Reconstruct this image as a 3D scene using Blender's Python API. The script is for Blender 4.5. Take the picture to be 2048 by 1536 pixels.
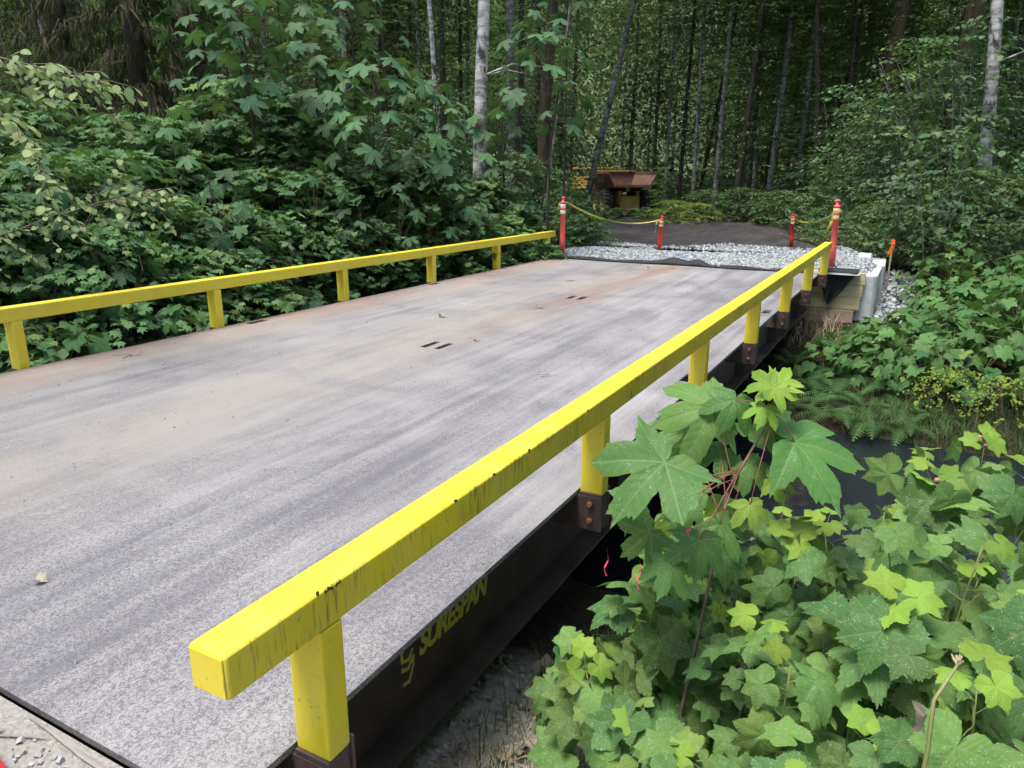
import bpy, bmesh, math, random
import numpy as np
from mathutils import Vector, Matrix

for o in list(bpy.data.objects): bpy.data.objects.remove(o, do_unlink=True)
scn = bpy.context.scene
COL = scn.collection
rad = math.radians
RNG = np.random.default_rng(7)
random.seed(7)

# ------------------------------------------------------------------ camera
CAM = np.array([3.7645, -0.9392, 1.5056]); YAW, PITCH, ROLL, FPX = 0.495, -0.2743, 0.004, 1469.7
_cy, _sy, _cp, _sp = math.cos(YAW), math.sin(YAW), math.cos(PITCH), math.sin(PITCH)
FW = np.array([-_sy*_cp, _cy*_cp, _sp]); _r = np.array([_cy, _sy, 0.0]); _u = np.cross(_r, FW)
RT = math.cos(ROLL)*_r + math.sin(ROLL)*_u; UP = -math.sin(ROLL)*_r + math.cos(ROLL)*_u
cam = bpy.data.cameras.new('camera'); camo = bpy.data.objects.new('camera', cam); COL.objects.link(camo)
cam.sensor_width = 36; cam.lens = FPX/2048*36; cam.clip_start = 0.05; cam.clip_end = 2000
camo.matrix_world = Matrix([[RT[0], UP[0], -FW[0], CAM[0]], [RT[1], UP[1], -FW[1], CAM[1]], [RT[2], UP[2], -FW[2], CAM[2]], [0, 0, 0, 1]])
scn.camera = camo

def at(px, py, depth):                       # survey point: photo pixel + distance -> world
    return CAM + depth*(FW + RT*(px-1024)/FPX + UP*(768-py)/FPX)

# ------------------------------------------------------------------ sky, sun, exposure
SUN_EL, SUN_AZ = 72.0, 200.0                  # azimuth clockwise from +Y
w = bpy.data.worlds.new('World'); scn.world = w; w.use_nodes = True
nt = w.node_tree; nt.nodes.clear()
sky = nt.nodes.new('ShaderNodeTexSky'); sky.sky_type = 'NISHITA'; sky.sun_disc = False
sky.sun_elevation = rad(SUN_EL); sky.sun_rotation = rad(SUN_AZ); sky.altitude = 200; sky.air_density = 1.0; sky.dust_density = 3.0; sky.ozone_density = 1.0
bg = nt.nodes.new('ShaderNodeBackground'); bg.inputs[1].default_value = 0.13
wo = nt.nodes.new('ShaderNodeOutputWorld'); nt.links.new(sky.outputs[0], bg.inputs[0]); nt.links.new(bg.outputs[0], wo.inputs[0])
sl = bpy.data.lights.new('sun', 'SUN'); sl.energy = 1.3; sl.angle = rad(20); sl.color = (1.0, 0.95, 0.87)
so = bpy.data.objects.new('sun', sl); COL.objects.link(so)
_d = Vector((math.sin(rad(SUN_AZ))*math.cos(rad(SUN_EL)), math.cos(rad(SUN_AZ))*math.cos(rad(SUN_EL)), math.sin(rad(SUN_EL))))
so.rotation_euler = _d.to_track_quat('Z', 'Y').to_euler(); so.location = (0, 0, 40)
scn.view_settings.view_transform = 'Standard'; scn.view_settings.look = 'None'
scn.view_settings.exposure = 1.8; scn.view_settings.gamma = 1; scn.view_settings.use_curve_mapping = False
scn.render.engine = 'CYCLES'
scn.cycles.use_denoising = True
scn.cycles.max_bounces = 5; scn.cycles.diffuse_bounces = 3; scn.cycles.transmission_bounces = 3; scn.cycles.glossy_bounces = 2
scn.cycles.sample_clamp_indirect = 6; scn.cycles.use_adaptive_sampling = True; scn.cycles.adaptive_threshold = .03; scn.cycles.caustics_reflective = False; scn.cycles.caustics_refractive = False

# ------------------------------------------------------------------ helpers: mesh
def mesh_arrays(name, V, T, uv=None, smooth=True):
    V = np.asarray(V, np.float32); T = np.asarray(T, np.int32)
    m = bpy.data.meshes.new(name); nv, nt_ = len(V), len(T)
    m.vertices.add(nv); m.vertices.foreach_set('co', V.ravel())
    m.loops.add(nt_*3); m.loops.foreach_set('vertex_index', T.ravel())
    m.polygons.add(nt_); m.polygons.foreach_set('loop_start', np.arange(0, nt_*3, 3, dtype=np.int32))
    m.polygons.foreach_set('use_smooth', np.full(nt_, smooth))
    if uv is not None:
        l = m.uv_layers.new(name='UVMap'); l.data.foreach_set('uv', np.asarray(uv, np.float32)[T.ravel()].ravel())
    m.update(calc_edges=True); return m

class MB:
    """collects shapes; build() links them as one mesh object"""
    def __init__(s): s.v = []; s.f = []
    def add(s, v, f):
        n = len(s.v); s.v += [tuple(map(float, p)) for p in v]; s.f += [tuple(i+n for i in q) for q in f]; return s
    def box(s, x0, x1, y0, y1, z0, z1, M=None, taper=None):
        v = [(x0,y0,z0),(x1,y0,z0),(x1,y1,z0),(x0,y1,z0),(x0,y0,z1),(x1,y0,z1),(x1,y1,z1),(x0,y1,z1)]
        if M is not None: v = [tuple(M @ Vector(p)) for p in v]
        return s.add(v, [(0,3,2,1),(4,5,6,7),(0,1,5,4),(1,2,6,5),(2,3,7,6),(3,0,4,7)])
    def prism(s, pts, axis, a0, a1):
        # pts 2-D outline (counter-clockwise), extruded along axis 'x','y','z'
        n = len(pts)
        def P(p, a): return {'x': (a, p[0], p[1]), 'y': (p[0], a, p[1]), 'z': (p[0], p[1], a)}[axis]
        v = [P(p, a0) for p in pts] + [P(p, a1) for p in pts]
        f = [tuple(range(n))[::-1], tuple(range(n, 2*n))] + [(i, (i+1) % n, (i+1) % n+n, i+n) for i in range(n)]
        return s.add(v, f)
    def tube(s, pts, radii, n=6, cap=True):
        pts = [Vector(p) for p in pts]
        if not hasattr(radii, '__len__'): radii = [radii]*len(pts)
        v = []; f = []; ref = Vector((0.13, 0.97, 0.2))
        for i, p in enumerate(pts):
            t = (pts[min(i+1, len(pts)-1)] - pts[max(i-1, 0)])
            if t.length < 1e-9: t = Vector((0, 0, 1))
            t.normalize()
            a = t.cross(ref)
            if a.length < .05: a = t.cross(Vector((1, 0, 0)))
            a.normalize(); b = t.cross(a)
            for k in range(n):
                c = 2*math.pi*k/n; v.append(p + (a*math.cos(c) + b*math.sin(c))*radii[i])
        for i in range(len(pts)-1):
            for k in range(n):
                k2 = (k+1) % n; f.append((i*n+k, i*n+k2, (i+1)*n+k2, (i+1)*n+k))
        if cap: f.append(tuple(range(n))[::-1]); f.append(tuple(range((len(pts)-1)*n, len(pts)*n)))
        return s.add(v, f)
    def lathe(s, prof, n=16, c=(0, 0, 0)):
        v = []; f = []
        for r, z in prof:
            for k in range(n):
                a = 2*math.pi*k/n; v.append((c[0]+r*math.cos(a), c[1]+r*math.sin(a), c[2]+z))
        for i in range(len(prof)-1):
            for k in range(n):
                k2 = (k+1) % n; f.append((i*n+k, i*n+k2, (i+1)*n+k2, (i+1)*n+k))
        f.append(tuple(range(n))[::-1]); f.append(tuple(range((len(prof)-1)*n, len(prof)*n)))
        return s.add(v, f)
    def mesh(s, name, bevel=0, seg=2, smooth=False):
        m = bpy.data.meshes.new(name); m.from_pydata(s.v, [], s.f)
        bm = bmesh.new(); bm.from_mesh(m)
        bmesh.ops.recalc_face_normals(bm, faces=bm.faces)
        if bevel:
            es = [e for e in bm.edges if len(e.link_faces) == 2 and e.calc_face_angle(0) > .6]
            bmesh.ops.bevel(bm, geom=es, offset=bevel, segments=seg, profile=.6, affect='EDGES', clamp_overlap=True)
        for p in bm.faces: p.smooth = smooth
        bm.to_mesh(m); bm.free()
        return m
    def build(s, name, mat, parent=None, bevel=0, seg=2, smooth=False):
        return link(name, s.mesh(name, bevel, seg, smooth), mat, parent)

def link(name, mesh, mat=None, parent=None):
    o = bpy.data.objects.new(name, mesh); COL.objects.link(o)
    if mat is not None and mesh is not None and len(mesh.materials) == 0: mesh.materials.append(mat)
    if parent is not None: o.parent = parent
    return o
def empty(name, loc=(0, 0, 0), rz=0):
    o = bpy.data.objects.new(name, None); COL.objects.link(o); o.location = loc; o.rotation_euler = (0, 0, rz); o.empty_display_size = .1
    return o
def tag(o, label=None, cat=None, group=None, kind=None):
    if label: o['label'] = label
    if cat: o['category'] = cat
    if group: o['group'] = group
    if kind: o['kind'] = kind
    return o
def copy_tree(o, parent=None):
    c = o.copy(); COL.objects.link(c)
    if parent is not None: c.parent = parent
    for ch in list(o.children): copy_tree(ch, c)
    return c
ORD = 'first second third fourth fifth sixth seventh eighth ninth tenth eleventh twelfth thirteenth fourteenth fifteenth sixteenth seventeenth eighteenth nineteenth twentieth'.split()
ORD += ['twenty-'+x for x in ORD[:9]] + ['thirtieth'] + ['thirty-'+x for x in ORD[:9]] + ['fortieth']
def px_of(P):
    d = np.asarray(P, float)-CAM; z = d @ FW
    return 1024+FPX*(d @ RT)/z, 768-FPX*(d @ UP)/z, z

# ------------------------------------------------------------------ helpers: materials
class N:
    def __init__(s, name):
        s.m = bpy.data.materials.new(name); s.m.use_nodes = True; s.t = s.m.node_tree; s.t.nodes.clear()
        s.out = s.t.nodes.new('ShaderNodeOutputMaterial')
    def n(s, typ, **kw):
        x = s.t.nodes.new('ShaderNode'+typ)
        for k, v in kw.items(): setattr(x, k, v)
        return x
    def l(s, a, b): s.t.links.new(a, b)
    def put(s, sock, v):
        if isinstance(v, bpy.types.NodeSocket): s.l(v, sock)
        elif isinstance(v, (tuple, list)) and sock.type == 'RGBA' and len(v) == 3: sock.default_value = (*v, 1)
        else: sock.default_value = v
    def math(s, op, a, b=0.0, c=0.0, clamp=False):
        x = s.n('Math', operation=op); x.use_clamp = clamp
        s.put(x.inputs[0], a); s.put(x.inputs[1], b); s.put(x.inputs[2], c); return x.outputs[0]
    def mix(s, f, a, b, blend='MIX'):
        x = s.n('Mix', data_type='RGBA', blend_type=blend); x.clamp_factor = True
        s.put(x.inputs[0], f); s.put(x.inputs[6], a); s.put(x.inputs[7], b); return x.outputs[2]
    def coord(s, kind='Object'): return s.n('TexCoord').outputs[kind]
    def mapping(s, v, scale=(1, 1, 1), loc=(0, 0, 0), rot=(0, 0, 0)):
        x = s.n('Mapping'); s.l(v, x.inputs[0]); x.inputs['Scale'].default_value = scale; x.inputs['Location'].default_value = loc; x.inputs['Rotation'].default_value = rot; return x.outputs[0]
    def noise(s, v, scale, detail=4, rough=.55, dist=0.0):
        x = s.n('TexNoise'); s.l(v, x.inputs['Vector']); x.inputs['Scale'].default_value = scale; x.inputs['Detail'].default_value = detail
        x.inputs['Roughness'].default_value = rough; x.inputs['Distortion'].default_value = dist; return x.outputs['Fac']
    def ramp(s, f, stops, interp='LINEAR'):
        x = s.n('ValToRGB'); s.l(f, x.inputs[0]); r = x.color_ramp; r.interpolation = interp
        while len(r.elements) < len(stops): r.elements.new(.5)
        for e, (p, c) in zip(r.elements, stops):
            e.position = p; e.color = (c, c, c, 1) if not hasattr(c, '__len__') else (*c, 1)
        return x.outputs[0]
    def bump(s, h, strength=.3, dist=.01, normal=None):
        x = s.n('Bump'); s.l(h, x.inputs['Height']); x.inputs['Strength'].default_value = strength; x.inputs['Distance'].default_value = dist
        if normal is not None: s.l(normal, x.inputs['Normal'])
        return x.outputs[0]
    def principled(s, color, rough=.6, metal=0.0, spec=.5, normal=None):
        x = s.n('BsdfPrincipled'); s.put(x.inputs['Base Color'], color); s.put(x.inputs['Roughness'], rough); s.put(x.inputs['Metallic'], metal)
        s.put(x.inputs['Specular IOR Level'], spec)
        if normal is not None: s.l(normal, x.inputs['Normal'])
        s.last = x; return x.outputs[0]
    def done(s, sh): s.l(sh, s.out.inputs[0]); return s.m

def mat_noisy(name, c1, c2, scale=8, rough=.7, bump=.2, metal=0.0, bscale=None, spec=.4, stretch=(1, 1, 1), dist=.01):
    g = N(name); v = g.mapping(g.coord(), stretch)
    f = g.noise(v, scale, 6); c = g.mix(g.ramp(f, [(.32, 0.0), (.68, 1.0)]), c1, c2)
    nb = g.bump(g.noise(v, bscale or scale*4, 5), bump, dist)
    return g.done(g.principled(c, rough, metal, spec, nb))

def mat_leaf(name, cA, cB, cC=None, trans=.38, rough=.48, veins=None, spots=0.0, vscale=1.0, cfrac=.9, pale=(.45, .55, .30)):
    """leaf blade: random tint for each leaf, veins drawn along the lobes, light shining through"""
    g = N(name)
    oi = g.n('ObjectInfo').outputs['Random']; ri = g.n('NewGeometry').outputs['Random Per Island']
    rnd = g.math('FRACT', g.math('ADD', g.math('MULTIPLY', oi, 7.31), ri))
    stops = [(0.0, cA), (cfrac, cB)] + ([(min(1.0, cfrac+.06), cC)] if cC else [])
    c = g.ramp(rnd, stops)
    co = g.coord()
    mott = g.noise(co, 9 if veins else 3, 3)
    c = g.mix(g.math('MULTIPLY', mott, .5), c, cA)
    tint = g.n('HueSaturation'); g.l(c, tint.inputs['Color']); g.put(tint.inputs['Value'], g.math('ADD', .74, g.math('MULTIPLY', oi, .52))); g.put(tint.inputs['Hue'], g.math('ADD', .488, g.math('MULTIPLY', g.math('FRACT', g.math('MULTIPLY', oi, 13.7)), .024))); c = tint.outputs[0]
    nrm = None
    if veins:
        uv = g.n('SeparateXYZ'); g.l(g.coord('UV'), uv.inputs[0])
        x = g.math('SUBTRACT', uv.outputs[0], .5); y = g.math('SUBTRACT', uv.outputs[1], .5)
        m = None; sec = None
        for a in veins:
            ca, sa = math.cos(rad(a)), math.sin(rad(a))
            t = g.math('ADD', g.math('MULTIPLY', x, sa), g.math('MULTIPLY', y, ca))
            d = g.math('ABSOLUTE', g.math('SUBTRACT', g.math('MULTIPLY', x, ca), g.math('MULTIPLY', y, sa)))
            d = g.math('ADD', d, g.math('MULTIPLY', g.math('LESS_THAN', t, 0.0), 1.0))
            # second order veins leave the main one at an angle
            if m is None: m = d; tt = t
            else:
                tt = g.n('Mix', data_type='FLOAT').outputs[0] if False else tt
                lt = g.math('LESS_THAN', d, m)
                mx = g.n('Mix', data_type='FLOAT'); g.l(lt, mx.inputs[0]); g.l(tt, mx.inputs[2]); g.l(t, mx.inputs[3]); tt = mx.outputs[0]
                m = g.math('MINIMUM', m, d)
        main = g.math('SUBTRACT', 1.0, g.math('DIVIDE', m, .0075*vscale), clamp=True)
        s2 = g.math('PINGPONG', g.math('SUBTRACT', tt, g.math('MULTIPLY', m, .85)), .032)
        side = g.math('SUBTRACT', 1.0, g.math('DIVIDE', s2, .006), clamp=True)
        vv = g.math('MAXIMUM', main, g.math('MULTIPLY', side, .30))
        c = g.mix(g.math('MULTIPLY', vv, .40), c, pale)
        hgt = g.math('SUBTRACT', g.math('MULTIPLY', s2, 12.0), g.math('MULTIPLY', vv, .3))
        nrm = g.bump(g.math('ADD', hgt, g.math('MULTIPLY', g.noise(co, 40, 3), .4)), .34, .005)
    if spots:
        sp = g.noise(co, 34, 5, .7); mk = g.noise(g.mapping(co, (1, 1, 1), (3, 1, 2)), 6, 2)
        thr = g.math('MULTIPLY', g.ramp(sp, [(.57, 0.0), (.63, 1.0)]), g.ramp(mk, [(.46, 0.0), (.60, 1.0)]))
        c = g.mix(g.math('MULTIPLY', thr, spots), c, (.55, .58, .55))
        yb = g.ramp(g.noise(g.mapping(co, (1, 1, 1), (8, 3, 1)), 3.2, 5, .7), [(.60, 0.0), (.72, 1.0)]); c = g.mix(g.math('MULTIPLY', yb, .45), c, (.26, .30, .05))
        bb = g.ramp(g.noise(g.mapping(co, (1, 1, 1), (2, 7, 4)), 7.0, 5, .75), [(.695, 0.0), (.72, 1.0)]); c = g.mix(g.math('MULTIPLY', bb, .8), c, (.13, .075, .03))
    p = g.principled(c, rough+.08, 0, .20, nrm)
    tr = g.n('BsdfTranslucent'); g.l(g.mix(.5, c, (.55, .75, .08), 'MULTIPLY') if False else g.mix(.35, c, (.16, .30, .02)), tr.inputs[0])
    mx = g.n('MixShader'); mx.inputs[0].default_value = trans; g.l(p, mx.inputs[1]); g.l(tr.outputs[0], mx.inputs[2])
    return g.done(mx.outputs[0])

# ------------------------------------------------------------------ materials
def deck_material():
    g = N('deck_steel'); co = g.coord(); xyz = g.n('SeparateXYZ'); g.l(co, xyz.inputs[0]); x, y = xyz.outputs[0], xyz.outputs[1]
    streak = g.noise(g.mapping(co, (4.0, .16, 1)), 1.7, 6, .6, .5)            # tyre-dragged dust along the bridge
    streak2 = g.noise(g.mapping(co, (26.0, .30, 1), (4, 2, 0)), 1.6, 5, .65, .3)
    blot = g.noise(co, .75, 6, .62, .6); blot2 = g.noise(g.mapping(co, (1, .6, 1), (9, 4, 0)), 1.7, 6, .65, .5)
    fine = g.noise(co, 110, 3, .75)
    wv = g.math('ADD', g.math('MULTIPLY', g.noise(co, 78, 3, .55, 1.6), .8), g.math('MULTIPLY', g.noise(co, 180, 2, .6), .2))                                         # pitted mill scale
    pit = g.ramp(wv, [(.43, 0.0), (.545, 1.0)])
    pitm = g.math('MAXIMUM', g.ramp(blot2, [(.40, .12), (.58, 1.0)]), g.math('MULTIPLY', g.math('SUBTRACT', 2.6, y), .5, clamp=True))                            # pits show only where the dust is thin
    # wheel tracks: paler, polished; between them tan dust
    tr = g.math('SUBTRACT', 1.0, g.math('MULTIPLY', g.math('ABSOLUTE', g.math('SUBTRACT', g.math('ABSOLUTE', g.math('ADD', x, g.math('MULTIPLY', g.math('SUBTRACT', blot, .5), .5))), 1.05)), 1.5), clamp=True)
    f = g.math('ADD', g.math('MULTIPLY', g.ramp(streak, [(.3, 0.0), (.62, 1.0)]), .45), g.math('MULTIPLY', g.ramp(streak2, [(.36, 0.0), (.66, 1.0)]), .22))
    f = g.math('ADD', f, g.math('MULTIPLY', g.ramp(blot, [(.35, 0.0), (.65, 1.0)]), .38))
    f = g.math('ADD', f, g.math('MULTIPLY', g.math('SUBTRACT', fine, .5), .55))
    f = g.math('SUBTRACT', f, g.math('MULTIPLY', g.math('MULTIPLY', g.math('SUBTRACT', 1.0, pit), pitm), .66), clamp=True)
    c = g.mix(f, (.118, .113, .124), (.322, .316, .314))
    tan = g.mix(fine, (.300, .276, .240), (.225, .204, .175))
    mid = g.math('SUBTRACT', 1.1, g.math('MULTIPLY', g.math('ABSOLUTE', g.math('ADD', x, .35)), .85), clamp=True)
    edge = g.math('MULTIPLY', g.math('SUBTRACT', g.math('MULTIPLY', x, -1.0), 1.15), 1.3, clamp=True)
    tf = g.math('MULTIPLY', g.math('MAXIMUM', mid, edge), g.ramp(blot, [(.34, 0.2), (.56, 1.0)]))
    c = g.mix(g.math('MULTIPLY', tf, .78), c, tan)
    rn = g.noise(g.mapping(co, (2.2, .30, 1), (7, 3, 0)), 1.6, 6, .65)
    yf = g.math('MULTIPLY', g.math('SUBTRACT', y, 4.0), .25, clamp=True)
    mid2 = g.math('SUBTRACT', 1.0, g.math('DIVIDE', g.math('ABSOLUTE', x), .42), clamp=True)
    ed2 = g.math('MULTIPLY', g.math('MULTIPLY', g.math('SUBTRACT', g.math('MULTIPLY', x, -1.0), 1.7), 1.5, clamp=True), .9)
    rf = g.math('MULTIPLY', g.math('MAXIMUM', g.math('MULTIPLY', mid2, yf), ed2), g.ramp(rn, [(.36, 0.0), (.60, 1.0)]))
    c = g.mix(g.math('MULTIPLY', rf, .8), c, g.mix(fine, (.17, .085, .048), (.26, .155, .10)))
    sp = g.ramp(g.noise(co, 1.9, 7, .78, 1.2), [(.63, 0.0), (.70, 1.0)])
    c = g.mix(g.math('MULTIPLY', g.math('MULTIPLY', sp, g.ramp(fine, [(.4, .2), (.6, 1.0)])), .55), c, (.085, .080, .078))
    sc = g.ramp(g.noise(g.mapping(co, (9, .7, 1), (1, 8, 0), (0, 0, .25)), 3, 4, .6), [(.68, 0.0), (.75, 1.0)])
    c = g.mix(g.math('MULTIPLY', sc, .5), c, (.40, .40, .40))
    sc2 = g.ramp(g.noise(g.mapping(co, (1, 1, 1), (5, 8, 0)), 2.6, 7, .75, 2.0), [(.62, 0.0), (.68, 1.0)])
    c = g.mix(g.math('MULTIPLY', sc2, .45), c, (.36, .345, .325))
    nb = g.bump(g.math('ADD', g.math('MULTIPLY', wv, pitm), g.math('MULTIPLY', fine, .6)), .4, .004)
    return g.done(g.principled(c, g.ramp(streak2, [(.3, .55), (.7, .8)]), 0, .3, nb))

def yellow_material(streaks=1.0, name='yellow_paint'):
    g = N(name); co = g.coord(); ge = g.n('NewGeometry'); nx = g.n('SeparateXYZ'); g.l(ge.outputs['True Normal'], nx.inputs[0])
    pos = g.n('SeparateXYZ'); g.l(ge.outputs['Position'], pos.inputs[0])
    big = g.noise(ge.outputs['Position'], 3.0, 5)
    c = g.mix(g.ramp(big, [(.35, 0.0), (.7, 1.0)]), (.72, .585, .030), (.66, .525, .034))
    fine = g.noise(ge.outputs['Position'], 60, 4, .7)
    # grime runs down the outward faces
    run = g.noise(g.mapping(ge.outputs['Position'], (6, 95, 9)), 1.0, 3, .65)
    patch = g.noise(g.mapping(ge.outputs['Position'], (1, 1.3, 1)), 1.4, 3)
    side = g.math('MULTIPLY', g.math('GREATER_THAN', nx.outputs[0], .7), g.math('MULTIPLY', g.math('MULTIPLY', pos.outputs[0], .41, clamp=True), g.math('GREATER_THAN', pos.outputs[2], .384)))
    r = g.math('MULTIPLY', g.math('MULTIPLY', g.ramp(run, [(.53, 0.0), (.64, 1.0)]), g.ramp(patch, [(.40, 0.0), (.6, 1.0)])), side)
    c = g.mix(g.math('MULTIPLY', r, .72*streaks), c, (.07, .062, .02))
    gr = g.math('MULTIPLY', g.ramp(patch, [(.4, 0.0), (.75, 1.0)]), side)
    c = g.mix(g.math('MULTIPLY', gr, .28*streaks), c, (.30, .26, .05))
    # specks on top faces
    spk = g.ramp(g.noise(ge.outputs['Position'], 45, 2, .5), [(.68, 0.0), (.72, 1.0)])
    c = g.mix(g.math('MULTIPLY', spk, .6), c, (.30, .24, .04))
    dirt = g.ramp(g.noise(ge.outputs['Position'], 7, 6, .75), [(.5, 0.0), (.8, 1.0)])
    c = g.mix(g.math('MULTIPLY', dirt, .42), c, (.46, .40, .12)); fd = g.ramp(g.noise(g.mapping(ge.outputs['Position'], (1, 2.5, 1), (3, 3, 3)), 2.2, 6, .7), [(.5, 0.0), (.75, 1.0)]); c = g.mix(g.math('MULTIPLY', fd, .35), c, (.74, .66, .16))
    nb = g.bump(g.noise(ge.outputs['Position'], 22, 3), .12, .006)
    return g.done(g.principled(c, g.ramp(fine, [(.3, .34), (.7, .5)]), 0, .45, nb))

M = {}
M['deck'] = deck_material()
M['yellow'] = yellow_material()
M['chip'] = mat_noisy('bare_chip', (.02, .014, .01), (.09, .05, .02), 60)
M['girder'] = mat_noisy('girder_steel', (.036, .027, .024), (.075, .050, .040), 5, .62, .15)
M['bracket'] = mat_noisy('bracket_steel', (.060, .042, .040), (.10, .066, .058), 14, .55, .2)
M['bolt'] = mat_noisy('rusty_bolt', (.22, .09, .045), (.33, .16, .09), 60, .7, .3)
M['letter'] = mat_noisy('letter_paint', (.42, .39, .05), (.56, .51, .07), 40, .6, .05)
M['conc'] = mat_noisy('pale_concrete', (.36, .385, .39), (.50, .53, .53), 7, .85, .35, bscale=30)
M['wood'] = mat_noisy('treated_plank', (.36, .31, .17), (.50, .45, .28), 2.2, .7, .25, stretch=(1.0, 14, 14), bscale=5)
M['woodend'] = mat_noisy('grey_timber', (.24, .19, .13), (.36, .28, .19), 2.2, .75, .3, stretch=(1.0, 12, 12), bscale=5)
M['woodgrey'] = mat_noisy('weathered_sill', (.22, .205, .19), (.36, .34, .31), 2.0, .85, .4, stretch=(1.0, 22, 22), bscale=6)
M['cloth'] = mat_noisy('black_geotextile', (.010, .011, .013), (.022, .023, .026), 30, .75, .25, bscale=180)
M['gravel'] = mat_noisy('pale_gravel', (.17, .18, .175), (.30, .32, .315), 14, .85, .3)
M['orange'] = mat_noisy('coral_plastic', (.78, .125, .125), (.72, .10, .105), 12, .42, .03)
M['orange2'] = mat_noisy('red_orange_plastic', (.62, .035, .025), (.55, .03, .022), 12, .42, .03)
M['reflect'] = mat_noisy('reflective_band', (.78, .78, .72), (.70, .70, .62), 40, .3, .05)
M['reflect2'] = mat_noisy('cream_band', (.66, .56, .34), (.58, .48, .26), 40, .4, .05)
M['rubber'] = mat_noisy('black_rubber', (.012, .012, .012), (.03, .03, .03), 20, .8, .2)
M['ribbon'] = mat_noisy('orange_ribbon', (.85, .13, .02), (.80, .10, .02), 10, .5, .05)
M['pink'] = mat_noisy('pink_ribbon', (.85, .09, .17), (.75, .06, .13), 10, .45, .05)
M['rust'] = mat_noisy('rusty_box', (.10, .055, .036), (.18, .10, .068), 2.5, .75, .2)
M['truck'] = mat_noisy('faded_machine_yellow', (.46, .30, .08), (.26, .16, .05), 2.0, .6, .15)
M['dark'] = mat_noisy('dark_steel', (.014, .013, .012), (.03, .026, .024), 4, .7, .2)
M['window'] = mat_noisy('cab_glass', (.03, .04, .045), (.10, .12, .13), 3, .15, .0)
M['twig'] = mat_noisy('twig_bark', (.09, .065, .045), (.17, .13, .10), 20, .8, .3)
M['drygrass'] = mat_noisy('dry_straw', (.36, .30, .18), (.50, .44, .30), 9, .8, .1)

def tape_material():
    g = N('caution_tape'); uv = g.n('SeparateXYZ'); g.l(g.coord('UV'), uv.inputs[0])
    u = g.math('MULTIPLY', uv.outputs[0], 1.0)
    blk = g.math('GREATER_THAN', g.noise(g.mapping(g.coord('UV'), (60, 2, 1)), 1.0, 2, .6), .53)
    inside = g.math('LESS_THAN', g.math('ABSOLUTE', g.math('SUBTRACT', uv.outputs[1], .5)), .3)
    word = g.math('GREATER_THAN', g.math('FRACT', g.math('MULTIPLY', u, 1.6)), .35)
    c = g.mix(g.math('MULTIPLY', g.math('MULTIPLY', blk, inside), word), (.52, .43, .07), (.03, .028, .01))
    return g.done(g.principled(c, .4, 0, .4))
M['tape'] = tape_material()

def bark(name, c1, c2, c3=None, moss=0.0, lent=False):
    g = N(name); co = g.coord()
    st = (1, 1, .22) if not lent else (.35, .35, 1.5)
    a = g.noise(g.mapping(co, st), 9 if not lent else 7, 6, .7, .4)
    c = g.mix(g.ramp(a, [(.40, 0.0), (.62, 1.0)]), c1, c2)
    if c3:
        b = g.noise(g.mapping(co, (1, 1, .6), (5, 5, 5)), 3.2, 5, .7, .6)
        c = g.mix(g.ramp(b, [(.50, 0.0), (.62, 1.0)]), c, c3)
    if moss:
        z = g.n('SeparateXYZ'); g.l(co, z.inputs[0])
        k = g.noise(co, 2.4, 5, .7)
        c = g.mix(g.math('MULTIPLY', g.ramp(k, [(.42, 0.0), (.6, 1.0)]), moss), c, (.055, .05, .012))
    return g.done(g.principled(c, .9, 0, .2, g.bump(a, .6, .03)))
M['bark_pale'] = bark('pale_alder_bark', (.21, .205, .19), (.58, .57, .54), (.05, .045, .036), .06, True)
M['bark_grey'] = bark('grey_alder_bark', (.10, .094, .086), (.27, .26, .24), (.045, .04, .03), .2, True)
M['bark_dark'] = bark('dark_bark', (.028, .023, .018), (.075, .06, .048), None, .25)
M['bark_brown'] = bark('brown_mossy_bark', (.022, .016, .012), (.058, .042, .030), None, .5)
M['stem_green'] = mat_noisy('green_cane', (.14, .19, .05), (.24, .24, .09), 20, .6, .1)
M['stem_red'] = mat_noisy('red_petiole', (.17, .055, .035), (.26, .09, .06), 20, .5, .1)
M['berry'] = mat_noisy('pink_berry', (.60, .16, .15), (.70, .28, .22), 90, .5, .6, bscale=160)

VT = [0, 50, -50, 112, -112]
M['thimble'] = mat_leaf('thimbleberry_leaf', (.070, .165, .046), (.150, .265, .060), (.22, .33, .065), .32, .52, VT, .95, cfrac=.86, pale=(.26, .36, .16))
M['young'] = mat_leaf('young_leaf', (.17, .31, .045), (.245, .375, .055), None, .40, .45, VT, .15, pale=(.45, .55, .16))
M['bigmaple'] = mat_leaf('bigleaf_maple_leaf', (.075, .175, .045), (.115, .235, .055), None, .33, .45, [0, 52, -52, 108, -108], .4, pale=(.30, .40, .18))
M['dry'] = mat_leaf('dry_leaf', (.22, .185, .14), (.36, .32, .26), (.45, .33, .08), .15, .8, VT, 0, cfrac=.92, pale=(.38, .33, .26))
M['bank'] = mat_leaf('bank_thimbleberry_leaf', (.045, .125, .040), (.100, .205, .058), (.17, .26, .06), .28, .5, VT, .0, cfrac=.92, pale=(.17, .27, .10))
M['vine'] = mat_leaf('vine_maple_leaf', (.050, .118, .046), (.122, .225, .076), (.20, .27, .07), .28, .5)
M['maple'] = mat_leaf('maple_sapling_leaf', (.044, .108, .046), (.082, .170, .064), None, .28, .5, [0, 52, -52, 108, -108], 0, pale=(.15, .25, .15))
M['shrubdark'] = mat_leaf('shrub_leaf', (.045, .095, .038), (.095, .165, .058), (.15, .19, .06), .28, .5)
M['broad'] = mat_leaf('broadleaf', (.058, .115, .054), (.105, .18, .075), None, .3, .4)
M['crown'] = mat_leaf('crown_leaf', (.045, .072, .028), (.095, .135, .046), (.17, .21, .07), .38, .55)
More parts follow.
